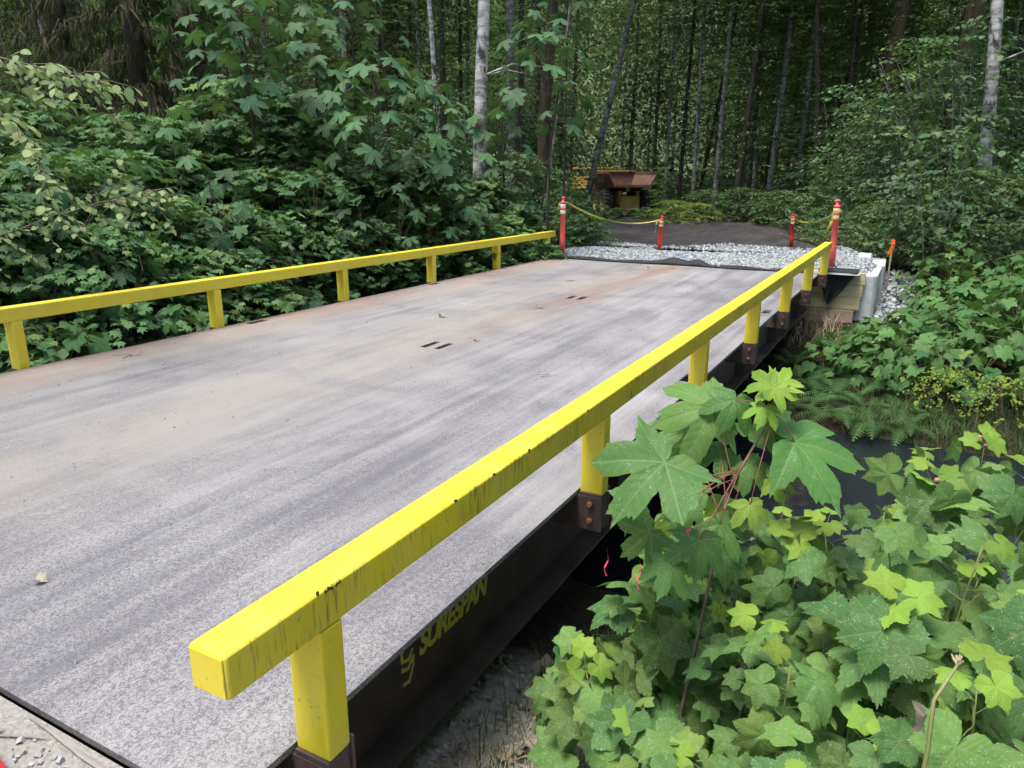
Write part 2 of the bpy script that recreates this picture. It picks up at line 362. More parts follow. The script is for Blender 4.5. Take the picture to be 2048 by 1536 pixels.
M['far'] = mat_leaf('far_forest_leaf', (.040, .062, .024), (.080, .112, .040), (.13, .165, .060), .42, .6)
M['alder'] = mat_leaf('alder_leaf', (.22, .31, .14), (.32, .40, .18), (.42, .46, .20), .42, .4, [0], 0, pale=(.35, .42, .16))
M['fern'] = mat_leaf('fern_frond', (.045, .115, .04), (.09, .18, .05), None, .3, .5)
M['lime'] = mat_leaf('lime_leaf', (.15, .23, .035), (.24, .31, .05), None, .35, .5)
M['grass'] = mat_leaf('grass_blade', (.040, .082, .032), (.095, .15, .052), (.22, .21, .11), .3, .5, cfrac=.88)
M['needle'] = mat_leaf('hanging_conifer_spray', (.028, .036, .016), (.055, .055, .026), (.10, .065, .04), .15, .7, cfrac=.75)

def ground_material():
    g = N('forest_floor'); ge = g.n('NewGeometry'); P = ge.outputs['Position']; xyz = g.n('SeparateXYZ'); g.l(P, xyz.inputs[0])
    a = g.noise(P, 2.2, 7, .65); b = g.noise(P, 30, 5, .7)
    forest = g.mix(g.ramp(b, [(.35, 0.0), (.7, 1.0)]), (.022, .018, .012), (.075, .055, .035))
    forest = g.mix(g.ramp(a, [(.5, 0.0), (.65, .55)]), forest, (.045, .055, .018))
    dusty = g.mix(g.ramp(b, [(.3, 0.0), (.7, 1.0)]), (.24, .22, .195), (.42, .395, .36))
    f = g.math('MULTIPLY', g.math('SUBTRACT', 2.6, xyz.outputs[1]), .8, clamp=True)
    f2 = g.ramp(g.math('ADD', f, g.math('MULTIPLY', g.math('SUBTRACT', a, .5), .9)), [(.35, 0.0), (.7, 1.0)])
    c = g.mix(f2, forest, dusty)
    nb = g.bump(g.math('ADD', b, g.math('MULTIPLY', a, 2.0)), .8, .04)
    return g.done(g.principled(c, .95, 0, .15, nb))
M['ground'] = ground_material()
M['hill'] = mat_noisy('far_canopy', (.035, .052, .02), (.10, .13, .048), .5, .8, .6, bscale=1.2, dist=.8)

def road_material():
    g = N('dark_dirt'); P = g.n('NewGeometry').outputs['Position']
    a = g.noise(P, 1.1, 6, .6); b = g.noise(P, 25, 5, .7); t = g.noise(g.mapping(P, (1.4, .35, 1), (0, 0, 0), (0, 0, .5)), 2.2, 5, .6)
    c = g.mix(g.ramp(t, [(.35, 0.0), (.65, 1.0)]), (.024, .021, .021), (.060, .052, .050))
    c = g.mix(g.math('MULTIPLY', b, .5), c, (.045, .040, .038))
    c = g.mix(g.math('MULTIPLY', g.ramp(a, [(.55, 0.0), (.75, 1.0)]),   .5), c, (.095, .083, .076))
    return g.done(g.principled(c, .9, 0, .25, g.bump(g.math('ADD', t, g.math('MULTIPLY', b, .6)), .9, .06)))
M['road'] = road_material()
def approach_material():
    g = N('dusty_gravel_road'); P = g.n('NewGeometry').outputs['Position']
    a = g.noise(P, 3, 6, .6); b = g.noise(P, 70, 4, .75)
    v = g.n('TexVoronoi'); g.l(P, v.inputs['Vector']); v.inputs['Scale'].default_value = 45
    c = g.mix(g.ramp(b, [(.35, 0.0), (.7, 1.0)]), (.24, .23, .21), (.40, .385, .36))
    c = g.mix(g.math('MULTIPLY', g.ramp(a, [(.4, 0.0), (.7, 1.0)]), .4), c, (.30, .27, .23))
    return g.done(g.principled(c, .92, 0, .2, g.bump(g.math('ADD', b, v.outputs['Distance']), .7, .015)))
M['approach'] = approach_material()
def water_material():
    g = N('creek_water'); P = g.n('NewGeometry').outputs['Position']
    h = g.noise(g.mapping(P, (1, 1.6, 1)), 5, 4, .55, .5); h2 = g.noise(P, 1.3, 3)
    nb = g.bump(g.math('ADD', h, g.math('MULTIPLY', h2, 1.5)), .12, .04)
    return g.done(g.principled((.012, .015, .020), .06, 0, .5, nb))
M['water'] = water_material()

# ------------------------------------------------------------------ terrain, creek, roads
L, HW = 12.06, 2.44
def sstep(a, b, x):
    t = np.clip((np.asarray(x, float)-a)/(b-a), 0, 1); return t*t*(3-2*t)
_wav = [(random.uniform(.15, .9), random.uniform(0, 6.28), random.uniform(0, 6.28)) for _ in range(10)]
def wob(x, y):
    s = 0
    for k, a, ph in _wav: s = s + np.sin(k*2.2*(np.cos(a)*x+np.sin(a)*y)+ph)/(1+k*2)
    return s/5
def road_mid(y):                                # centre line of the dirt road beyond the bridge
    return np.where(y < 14, 0.0, -0.0016*(np.maximum(y, 14)-14)**2 - .30*(np.maximum(y, 14)-14))
def gz(x, y):
    x = np.asarray(x, float); y = np.asarray(y, float)
    near_out = np.interp(y, [-3, -.9, 1.2, 2.4, 3.9, 4.6], [0, -.05, -.72, -1.0, -1.6, -1.95])
    near_in = np.where(y < -.02, 0.0, np.interp(y, [0, 1.6, 3.9, 4.6], [-.74, -.8, -1.55, -1.95]))
    k = sstep(2.45, 2.8, np.abs(x))
    zn = near_in*(1-k) + near_out*k
    far_out = np.interp(y, [7.6, 8.5, 9.6, 11.8, 14, 17, 24], [-1.95, -1.5, -1.15, -.85, -.72, -.2, 0.05])
    far_in = np.where(y > 12.5, 0.0, np.interp(y, [7.6, 8.5, 12], [-1.95, -1.5, -.8]))
    rm = road_mid(y); k2 = sstep(2.7, 3.25, np.abs(x-rm))
    zf = far_in*(1-k2) + far_out*k2
    z = np.where(y < 6.2, zn, zf)
    z = z - .9*sstep(22, 42, y)
    away = np.clip(np.maximum(np.abs(x-np.where(y > 6, rm, 0))-2.9, 0)/2.5, 0, 1)
    z = z + away*wob(x, y)*.16
    z = z + sstep(5, 22, x)*.5*sstep(9, 16, y) + 0
    return z
def axis(lo, hi, flo, fhi, fine):
    a = list(np.arange(flo, fhi+1e-6, fine)); s = fine; v = flo
    while v > lo: s *= 1.25; v -= s; a.insert(0, v)
    s = fine; v = fhi
    while v < hi: s *= 1.25; v += s; a.append(v)
    return np.array(a)
def sheet(name, X, Y, Z, mat):
    nx, ny = X.shape; V = np.stack([X, Y, Z], -1).reshape(-1, 3); i = np.arange(nx*ny).reshape(nx, ny)
    a, b, c, d = i[:-1, :-1].ravel(), i[1:, :-1].ravel(), i[1:, 1:].ravel(), i[:-1, 1:].ravel()
    return link(name, mesh_arrays(name, V, np.concatenate([np.stack([a, b, c], 1), np.stack([a, c, d], 1)])), mat)
ax, ay = axis(-400, 400, -8, 9, .22), axis(-300, 450, -2.5, 20, .22)
X, Y = np.meshgrid(ax, ay, indexing='ij')
tag(sheet('ground', X, Y, gz(X, Y), M['ground']), kind='structure')
X, Y = np.meshgrid(np.linspace(-70, 70, 60), np.linspace(2.2, 9.3, 20), indexing='ij')
tag(sheet('creek_water', X, Y, np.full_like(X, -1.5), M['water']), kind='structure')
# dirt road beyond, with soft ruts
T, S = np.meshgrid(np.linspace(14.5, 60, 160), np.linspace(-1, 1, 34), indexing='ij')
hw = 2.9 + .25*np.sin(T*.9) + .15*np.sin(T*2.3)
X = road_mid(T)+S*hw; Zr = gz(X, T)+.07+.03*sstep(14.5, 17, T) - .04*np.exp(-((np.abs(S)-.42)/.14)**2) + .035*np.sin(X*3.1+T*1.7)*np.sin(T*2.1+X)+.02*np.sin(X*7.3-T*1.1)*np.sin(T*4.3)+RNG.normal(0, .008, X.shape) - .10*np.abs(S)**8
tag(sheet('dirt_road', X, T, Zr, M['road']), kind='structure')
# near approach
X, Y = np.meshgrid(np.linspace(-7, 2.62, 80), np.linspace(-14, -.03, 110), indexing='ij')
Zr = .012 + .010*np.sin(X*3.3)*np.sin(Y*2.7) - .02*sstep(2.2, 2.62, X)
tag(sheet('near_road', X, Y, Zr, M['approach']), kind='structure')

# ------------------------------------------------------------------ bridge
bridge = empty('bridge', (0, 0, 0))
tag(bridge, 'steel deck bridge with yellow tube guard rails over the creek', 'bridge')
slots = []
for yc in (4.60, 7.84):
    slots += [(-.125, -.06, yc-.13, yc+.13), (.025, .09, yc-.13, yc+.13)]
for yc in (4.60, 7.98):
    for s in (-1, 1):
        a, b = sorted((s*2.30, s*2.385)); slots.append((a, b, yc-.12, yc+.12))
xs = sorted({-HW, HW, -1.2, 1.2, *[q for s in slots for q in s[:2]]}); ys = sorted({0.0, L, 2., 6.2, 10., *[q for s in slots for q in s[2:]]})
bm = bmesh.new(); gv = [[bm.verts.new((x, y, 0)) for y in ys] for x in xs]
for i in range(len(xs)-1):
    for j in range(len(ys)-1):
        cx, cyy = (xs[i]+xs[i+1])/2, (ys[j]+ys[j+1])/2
        if any(a < cx < b and c < cyy < d for a, b, c, d in slots): continue
        bm.faces.new((gv[i][j], gv[i+1][j], gv[i+1][j+1], gv[i][j+1]))
ret = bmesh.ops.extrude_face_region(bm, geom=bm.faces[:])
for v in ret['geom']:
    if isinstance(v, bmesh.types.BMVert): v.co.z -= .022
for v in [v for v in bm.verts if not v.link_faces]: bm.verts.remove(v)
bmesh.ops.recalc_face_normals(bm, faces=bm.faces)
m = bpy.data.meshes.new('deck_plate'); bm.to_mesh(m); bm.free()
link('deck_plate', m, M['deck'], bridge)
mb = MB()
for k in range(9): yy = .7+k*1.33; mb.box(-2.19, 2.19, yy, yy+.09, -.20, -.023)
mb.build('cross_beam', M['girder'], bridge)
POST_Y = [.258+1.961*k for k in range(7)]; PW = .0855; RW, RH, RTOP = .118, .1145, .4997; XI = HW+.009
for s in (1, -1):
    gi = MB().box(*sorted((s*2.19, s*2.205)), .03, L-.03, -.575, -.0225).build('girder', M['girder'], bridge)
    MB().box(*sorted((s*2.06, s*2.335)), .03, L-.03, -.60, -.5755).build('bottom_flange', M['girder'], gi)
    for y in np.arange(.5, L, 1.961):
        if s == 1 and y < 1: continue
        MB().box(*sorted((s*2.2055, s*2.31)), y+.72, y+.732, -.575, -.023).build('stiffener', M['girder'], gi)
    if s == 1: girder_r = gi
    # rail
    y0, y9 = POST_Y[0]-.286, POST_Y[-1]+PW+.252
    ra = MB().box(*sorted((s*XI, s*(XI+RW))), y0, y9, RTOP-RH, RTOP).build('guard_rail', M['yellow'], bridge, bevel=.011, seg=3, smooth=False)
    ra.data.polygons.foreach_set('use_smooth', [p.area < .03 for p in ra.data.polygons])
    for yy, q in ((y0, -1), (y9, 1)):                 # cap plate with its weld bead
        a, b = sorted((s*(XI+.006), s*(XI+RW-.006))); c, d = sorted((yy, yy+q*.004))
        MB().box(a, b, c, d, RTOP-RH+.006, RTOP-.006).build('end_cap', M['yellow'], ra, bevel=.0015, seg=1)
    for k, py in enumerate(POST_Y):
        x0, x1 = sorted((s*XI, s*(XI+RW)))
        po = MB().box(x0, x1, py, py+PW, -.012, RTOP-RH+.001).build('post', M['yellow'], bridge, bevel=.008, seg=2)
        br = MB()
        br.box(x0+.003, x1-.003, py+.002, py+PW-.002, -.20, -.0125)
        br.box(*sorted((s*2.206, s*(XI+RW+.004))), py-.011, py-.0005, -.205, -.024)
        br.box(*sorted((s*(XI+.002), s*(XI+RW+.004))), py-.0105, py-.0006, -.0241, -.004)
        br.box(*sorted((s*(XI-.002), s*(XI+RW+.006))), py+PW+.0005, py+PW+.011, -.205, .012)
        br.build('bracket', M['bracket'], po, bevel=.002, seg=1)
        for z in (-.062, -.150):
            R6 = [(s*(XI+.062)+.0155*math.cos(a), z+.0155*math.sin(a)) for a in [i*math.pi/3+.3+k for i in range(6)]]
            MB().prism(R6, 'y', py-.028, py-.0115).build('bolt', M['bolt'], po, bevel=.002, seg=1)
# chips in the paint of the near rail
ch = MB(); random.seed(3)
for (yy, ln, dz) in ((.30, .030, 0), (.335, .020, .002), (.262, .006, -.006), (.9, .012, -.002), (1.15, .01, 0), (1.42, .014, -.001), (2.0, .012, 0)):
    n = 7; base = [(yy+(i/(n-1)-.5)*ln, RTOP-.010-dz+random.uniform(-.004, .004)) for i in range(n)]
    up_ = [(a, b+random.uniform(.004, .010)) for a, b in base][::-1]
    ch.prism(base+up_, 'x', XI+RW-.004, XI+RW+.0012)
ch.build('paint_chip', M['chip'], bridge)
# lettering and emblem on the near girder
cu = bpy.data.curves.new('lettering', 'FONT'); cu.body = 'SURESPAN'; cu.size = .150; cu.shear = .28; cu.offset = .0058; cu.space_character = .90; cu.extrude = .0004
to = bpy.data.objects.new('lettering_curve', cu); COL.objects.link(to)
bpy.context.view_layer.update()
tm = bpy.data.meshes.new_from_object(to.evaluated_get(bpy.context.evaluated_depsgraph_get())); bpy.data.objects.remove(to)
wd = max(v.co.x for v in tm.vertices)-min(v.co.x for v in tm.vertices)
le = link('lettering', tm, M['letter'], girder_r); le.location = (2.2062, 1.158, -.378); le.rotation_euler = (rad(90), 0, rad(90)); le.scale = (.56/wd, 1.0, 1)
def stroke2d(mb, pts, wdt, x):
    P = [Vector((a, b)) for a, b in pts]; Lp, Rp = [], []
    for i, p in enumerate(P):
        d1 = (P[i]-P[i-1]).normalized() if i else (P[1]-P[0]).normalized(); d2 = (P[i+1]-P[i]).normalized() if i < len(P)-1 else d1
        t = (d1+d2).normalized(); nn = Vector((-t.y, t.x)); k = wdt/2/max(.5, nn.dot(Vector((-d1.y, d1.x))))
        Lp.append(p+nn*k); Rp.append(p-nn*k)
    for i in range(len(P)-1):
        v = [(x, q.x, q.y) for q in (Lp[i], Lp[i+1], Rp[i+1], Rp[i])]
        mb.add(v, [(0, 1, 2, 3)])
em = MB()
for pts in ([(.95, 1.0), (.40, .94), (.06, .82), (.08, .63), (.60, .57), (.95, .74)], [(.07, .50), (.09, .42), (.56, .37), (.92, .56)], [(.97, .60), (.95, .36), (.60, .06), (.10, .09)]):
    stroke2d(em, [(1.040+.082*a, -.462+.20*b) for a, b in pts], .016, 2.2062)
em.build('emblem', M['letter'], girder_r)

# near end: timber ballast wall holding the road
t = empty('near_abutment', (0, -.03, -.8)); tag(t, 'weathered grey timber sill between gravel road and near bridge end', 'timber sill')
for i in range(4):
    MB().box(-2.7, 2.62, -.035+.004*(i % 2), .02, .19*i+.003, .19*i+.183).build('plank', M['woodgrey'], t, bevel=.006, seg=1)

# ------------------------------------------------------------------ scatter helper
def rotmats(yaw, tilt, roll):
    cy, sy, ct, st, cr, sr = np.cos(yaw), np.sin(yaw), np.cos(tilt), np.sin(tilt), np.cos(roll), np.sin(roll)
    z, o = np.zeros_like(cy), np.ones_like(cy)
    Rz = np.stack([np.stack([cy, -sy, z], -1), np.stack([sy, cy, z], -1), np.stack([z, z, o], -1)], -2)
    Rx = np.stack([np.stack([o, z, z], -1), np.stack([z, ct, -st], -1), np.stack([z, st, ct], -1)], -2)
    Ry = np.stack([np.stack([cr, z, sr], -1), np.stack([z, o, z], -1), np.stack([-sr, z, cr], -1)], -2)
    return Rz @ Rx @ Ry
def scatter(templates, P, yaw, tilt, roll, S):
    """copies of small templates -> (verts, tris); tip of a leaf is +Y, its face +Z"""
    P = np.asarray(P, float); n = len(P); R = rotmats(*(np.broadcast_to(np.asarray(a, float), (n,)) for a in (yaw, tilt, roll)))
    S = np.broadcast_to(np.asarray(S, float).reshape(-1, 1) if np.ndim(S) < 2 else S, (n, 3) if np.ndim(S) == 2 else (n, 1))
    which = RNG.integers(0, len(templates), n); VV, TT = [], []; off = 0
    for k, (v, t) in enumerate(templates):
        idx = np.where(which == k)[0]
        if not len(idx): continue
        q = (v[None]*S[idx][:, None, :])
        q = np.einsum('nij,nvj->nvi', R[idx], q)+P[idx][:, None, :]
        VV.append(q.reshape(-1, 3)); TT.append((t[None]+(np.arange(len(idx))*len(v))[:, None, None]).reshape(-1, 3)+off); off += len(idx)*len(v)
    return np.concatenate(VV), np.concatenate(TT)
def rock_template(seed):
    r = np.random.default_rng(seed)
    v = np.array([(x, y, z) for z in (-1, 1) for y in (-1, 1) for x in (-1, 1)], float)*.5
    v += r.uniform(-.22, .22, v.shape); v *= r.uniform(.6, 1.1, 3)
    t = np.array([(0,2,1),(1,2,3),(4,5,6),(5,7,6),(0,1,4),(1,5,4),(2,6,3),(3,6,7),(0,4,2),(2,4,6),(1,3,5),(3,7,5)])
    return v, t
ROCKS = [rock_template(i) for i in range(9)]
def rocks(name, P, smin, smax, mat):
    n = len(P); V, T = scatter(ROCKS, P, RNG.uniform(0, 6.3, n), RNG.uniform(0, 6.3, n), RNG.uniform(0, 6.3, n), RNG.uniform(smin, smax, n))
    return link(name, mesh_arrays(name, V, T, smooth=False), mat)

# ------------------------------------------------------------------ far end: fill, gravel, blocks, planks, cloth
def mound(x, y):
    z = .02 + .10*np.exp(-((x+1.9)/.8)**2-((y-13.1)/.6)**2) + .07*np.exp(-((x+.5)/1.0)**2-((y-13.2)/.5)**2) + .10*np.exp(-((x-2.4)/.8)**2-((y-13.9)/.8)**2) + .04*np.exp(-((x-1.2)/.9)**2-((y-14.8)/.8)**2)
    return z*sstep(12.05, 12.5, y)*(1-.6*sstep(14.6, 16.6, y))
def gravel_mat():
    g = N('crushed_rock'); oi = g.n('NewGeometry').outputs['Random Per Island']
    c = g.ramp(oi, [(0, (.19, .205, .205)), (.45, (.27, .292, .295)), (1, (.40, .435, .44))])
    return g.done(g.principled(c, .85, 0, .3, g.bump(g.noise(g.coord(), 60, 4), .3, .01)))
M['rock'] = gravel_mat()
X, Y = np.meshgrid(np.linspace(-2.95, 3.05, 60), np.linspace(12.09, 16.9, 50), indexing='ij')
edge = np.minimum.reduce([(X+2.95)/.4, (16.9-Y)/1.8+.15*np.sin(X*3), np.ones_like(X)])
Zm = mound(X, Y)-.05*(1-np.clip(edge, 0, 1))+.003
tag(sheet('gravel_pad', X, Y, Zm, M['gravel']), kind='structure')
n = 22000; px = RNG.uniform(-3.0, 3.1, n); py = 12.12+6.2*RNG.beta(1.0, 2.2, n)
keep = (py < 15.6+.35*px+.4*np.sin(px*2.3)-RNG.exponential(.8, n)) | (py < 14.0); px = px+np.where(py > 14.5, road_mid(py)*.8, 0); px, py = px[keep], py[keep]; keep = (px < 2.2) | (py > 12.44); px, py = px[keep], py[keep]
o = rocks('gravel', np.stack([px, py, np.maximum(mound(px, py)+.004, np.where(py > 14.4, .085, 0))], 1), .012, .050, M['rock'])
tag(o, 'pale crushed rock spread across the far end of the bridge', 'gravel', kind='stuff')
n = 1500; px = RNG.uniform(3.32, 4.1, n); py = RNG.uniform(10.8, 16.0, n); keep = (px-3.3) < .12+.6*RNG.random(n)**1.5; px, py = px[keep], py[keep]
o = rocks('gravel', np.stack([px, py, gz(px, py)+.02+.12*np.exp(-(px-3.4)/.4)*(RNG.random(len(px)))], 1), .03, .10, M['rock'])
tag(o, 'spilled pale gravel on the bank beside the concrete blocks', 'gravel', kind='stuff')

ab = empty('timber_headwall', (0, 12.30, -.80)); tag(ab, 'stacked pale timber plank headwall under the far bridge end', 'headwall')
for i, (z0, z1, x1, yo, mt) in enumerate(((0, .205, 3.02, -.05, 'woodend'), (.215, .42, 3.09, 0, 'wood'), (.425, .63, 3.11, .006, 'wood'), (.635, .825, 3.13, .0, 'wood'))):
    MB().box(-3.1, x1, yo, yo+.085, z0, z1).build('plank', M[mt], ab, bevel=.005, seg=1)
def eco_block(name, loc, rz, label, key=True):
    e = empty(name, loc, rz); tag(e, label, 'concrete block', 'concrete blocks at the far abutment')
    b = MB(); c = .05                                    # chamfered cast block, 0.75 x 1.5 x 0.78
    oc = [(-.375, -.75+c), (-.375+c, -.75), (.375-c, -.75), (.375, -.75+c), (.375, .75-c), (.375-c, .75), (-.375+c, .75), (-.375, .75-c)]
    b.prism(oc, 'z', 0, .76)
    bo = b.build('body', M['conc'], e, bevel=.02, seg=2)
    for yy in (-.52, -.30):
        MB().box(.3755, .383, yy-.02, yy+.02, .05, .70).build('groove_rib', M['conc'], bo, bevel=.003, seg=1)
    if key:
        k = MB(); k.prism([(-.55, .758), (.55, .758), (.46, .88), (-.46, .88)], 'x', -.11, .11); k.build('key', M['conc'], e, bevel=.012, seg=2)
    return e
eco_block('concrete_block', (2.925, 13.17, -.78), 0, 'pale concrete block right behind the plank headwall', key=False)
eco_block('concrete_block', (2.95, 14.72, -.77), rad(1.5), 'second concrete block, with raised key, farther from the planks')
eco_block('concrete_block', (-3.03, 13.2, -.74), 0, 'concrete block at the far end of the far-side rail', key=False)
tb = MB().box(-3.06, -2.72, 12.20, 12.29, -.10, .11).build('timber_offcut', M['woodend'], None, bevel=.004)
tag(tb, 'short brown timber offcut beside the far end of the left rail', 'timber')
# loose stones lying on the block
o = rocks('gravel', np.stack([RNG.uniform(2.6, 3.2, 160), RNG.uniform(12.85, 14.2, 160), np.full(160, -.012)], 1), .02, .06, M['rock'])
tag(o, 'small stones scattered on top of the concrete blocks', 'gravel', kind='stuff')

def cloth_sheet(name, fn, nu, nv, mat):
    U, Vv = np.meshgrid(np.linspace(0, 1, nu), np.linspace(0, 1, nv), indexing='ij')
    X, Y, Z = fn(U, Vv); return sheet(name, X, Y, Z, mat)
def flap(u, v):                                  # hangs over the planks from the deck end, corner folded back
    xl, xr = 2.40+.20*v, 3.03-.40*v; x = xl+(xr-xl)*u; z = .075-v*.57-.05*v*(1-v)*u-.012*np.sin(u*9)*v
    y = 12.262-.03*v-.022*np.sin(v*9+u*5)*(.3+v)-.02*np.sin(u*8+1)*(.3+v)+2.2*np.clip(.06-v, 0, 1)
    return x, y, z
o = cloth_sheet('geotextile_flap', flap, 40, 40, M['cloth']); tag(o, 'black geotextile flap hanging over the timber planks', 'cloth')
so_ = o.modifiers.new('thickness', 'SOLIDIFY'); so_.thickness = .006
def fold(u, v):                                  # turned-back hem of the flap
    x = 3.04-.42*u-.13*v*(1-u*.9); z = .06-.56*u-.05*v*(1-u)
    return x, 12.222-.03*u-.02*np.sin(v*3.1)-.008*np.sin(u*11), z
o2 = cloth_sheet('folded_hem', fold, 30, 8, M['cloth']); o2.parent = o
def strip(u, v):
    x = -2.6+u*4.9; y = 12.02+.26*v+.03*np.sin(u*14)
    z = .02+.035*np.abs(np.sin(u*17+v*2))*np.sin(v*3.14)+.09*np.exp(-((u-.52)/.05)**2)*np.sin(v*3.14)+.07*np.exp(-((u-.62)/.03)**2)*np.sin(v*3.14)+.02*np.exp(-((u-.1)/.06)**2)
    return x, y, z
o = cloth_sheet('geotextile_strip', strip, 160, 8, M['cloth']); tag(o, 'crumpled black geotextile strip along the seam of deck and gravel', 'cloth')
o.modifiers.new('thickness', 'SOLIDIFY').thickness = .005

# ------------------------------------------------------------------ delineator posts and tape
def delineator(loc, h, r, label, band, lean=(0, 0), col_='orange'):
    e = empty('delineator_post', loc); e.rotation_euler = (lean[0], lean[1], random.uniform(0, 6)); tag(e, label, 'delineator', 'orange delineator posts at the far end')
    k = h/1.12
    MB().lathe([(r*2.0, 0), (r*2.0, .02*k), (r*1.5, .04*k), (r*1.1, .045*k)], 8).build('base', M['rubber'], e)
    z1, z2 = h*.72, h*.90
    MB().lathe([(r*1.0, .045*k), (r*1.0, h*.3), (r*.96, h*.9), (r*1.12, h*.902), (r*1.12, h*.915), (r*.55, h*.935), (r*.42, h*.95)], 18).build('tube', M[col_], e, smooth=True)
    cap = MB(); cap.lathe([(r*.42, h*.945), (r*.42, h*.965)], 10)
    cap.tube([(-r*.75, 0, h*.972), (-r*.6, 0, h*.985), (0, 0, h*.993), (r*.6, 0, h*.985), (r*.75, 0, h*.972)], [r*.30, r*.40, r*.42, r*.40, r*.30], 8)
    cap.build('handle', M[col_], e, smooth=True)
    for a, b in ((.72, .785), (.815, .885)):
        MB().lathe([(r*1.0, h*a), (r*1.02, h*a+.001), (r*1.02, h*b-.001), (r*1.0, h*b)], 18).build('reflective_band', M[band], e, smooth=True)
    MB().lathe([(r*.99, h*.793), (r*1.14, h*.796), (r*1.14, h*.806), (r*.99, h*.809)], 18).build('rib', M[col_], e)
    return e
D1, D2, D3, D4 = np.array([-2.26, 12.26, .02]), np.array([-.85, 13.95, .02]), np.array([1.37, 16.4, .02]), np.array([2.56, 12.75, .03])
delineator(D1, 1.125, .052, 'tall orange delineator post by the far end of the left rail', 'reflect', (0, rad(.5)))
delineator(D2, .735, .043, 'short orange delineator post standing in the middle of the gravel', 'reflect2', (0, rad(-1.5)), 'orange2')
delineator(D3, .735, .043, 'short orange delineator post at the right edge of the dirt road', 'reflect2', (0, rad(2)), 'orange2')
delineator(D4, 1.13, .052, 'tall orange delineator post behind the far end of the right rail', 'reflect2', (0, rad(1.5)))
def ribbon(name, pts, wd, twist, mat, n=60, flat=None):
    P = [Vector(p) for p in pts]; V = []; UVs = []
    seg = len(P)-1; tot = sum((P[i+1]-P[i]).length for i in range(seg))
    for i in range(n+1):
        f = i/n*seg; k = min(int(f), seg-1); t = f-k; p = P[k].lerp(P[k+1], t)
        d = (P[k+1]-P[k]).normalized(); a = twist(i/n); s_ = d.cross(Vector((0, 0, 1))); s_ = s_.normalized() if s_.length > .1 else Vector((1, 0, 0)); up = s_.cross(d)
        o_ = (s_*math.cos(a)+up*math.sin(a))*wd/2
        V += [p-o_, p+o_]; UVs += [(i/n*tot, 0), (i/n*tot, 1)]
    T = []
    for i in range(n): a = 2*i; T += [(a, a+1, a+3), (a, a+3, a+2)]
    return link(name, mesh_arrays(name, [tuple(v) for v in V], T, UVs), mat)
def sagline(a, b, sag, n=16):
    a, b = np.array(a), np.array(b); return [a+(b-a)*t-np.array([0, 0, sag*4*t*(1-t)]) for t in np.linspace(0, 1, n)]
tp = ribbon('caution_tape', sagline(D1+[.05, .02, 1.04], D2+[-.02, 0, .66], .20), .026, lambda t: .9+.7*math.sin(t*9)+1.2*t, M['tape'], 80)
tag(tp, 'yellow and black caution tape sagging between the two left delineators', 'caution tape', 'caution tapes')
e = ribbon('loose_end', [D1+[-.06, -.02, 1.03], D1+[-.085, -.03, .95], D1+[-.075, -.02, .86]], .035, lambda t: .5+t*2, M['tape'], 12); e.parent = tp
e = ribbon('loose_end', [D2+[-.05, -.02, .67], D2+[-.09, -.03, .55], D2+[-.10, -.02, .40]], .035, lambda t: .5+t*2, M['tape'], 12); e.parent = tp
tp = ribbon('caution_tape', sagline(D3+[.04, 0, .62], D4+[-.05, 0, .92], .10), .034, lambda t: 1.2+.5*math.sin(t*6), M['tape'], 60)
tag(tp, 'short yellow caution tape between the two right delineators', 'caution tape', 'caution tapes')
e = ribbon('loose_end', [D4+[-.06, -.03, .94], D4+[-.08, -.05, .78], D4+[-.13, -.05, .62]], .04, lambda t: 1.2+t, M['tape'], 12); e.parent = tp
w1 = MB().lathe([(.0535, .925), (.055, .93), (.055, .965), (.0535, .97)], 16, tuple(D4)).build('wrapped_turns', M['tape'], tp)
# a fallen short delineator by the near end of the deck, only its end inside the frame
e = delineator(np.array([1.78, -.215, .05]), .735, .043, 'fallen orange delineator at the bottom corner of the near road', 'reflect2', (0, 0), 'orange2'); e.rotation_euler = (rad(90), 0, rad(80)); e.location = (1.685, -.20, .045)

# marker stake and tied ribbons
e = at(1783, 503, 13.4); e[2] = gz(e[0], e[1])
st = empty('survey_stake', tuple(e)); tag(st, 'orange flagged survey stake among leaves right of the blocks', 'stake')
zt = at(1783, 480, 13.4)[2]-e[2]
MB().box(-.015, .015, -.015, .015, -.1, zt).build('stake', M['woodend'], st)
rb = ribbon('flagging', [(0, -.02, zt+.02), (.02, -.025, zt-.08), (-.02, -.03, zt-.18), (-.03, -.03, zt-.26)], .055, lambda t: 1.5+.4*t, M['ribbon'], 16); rb.parent = st

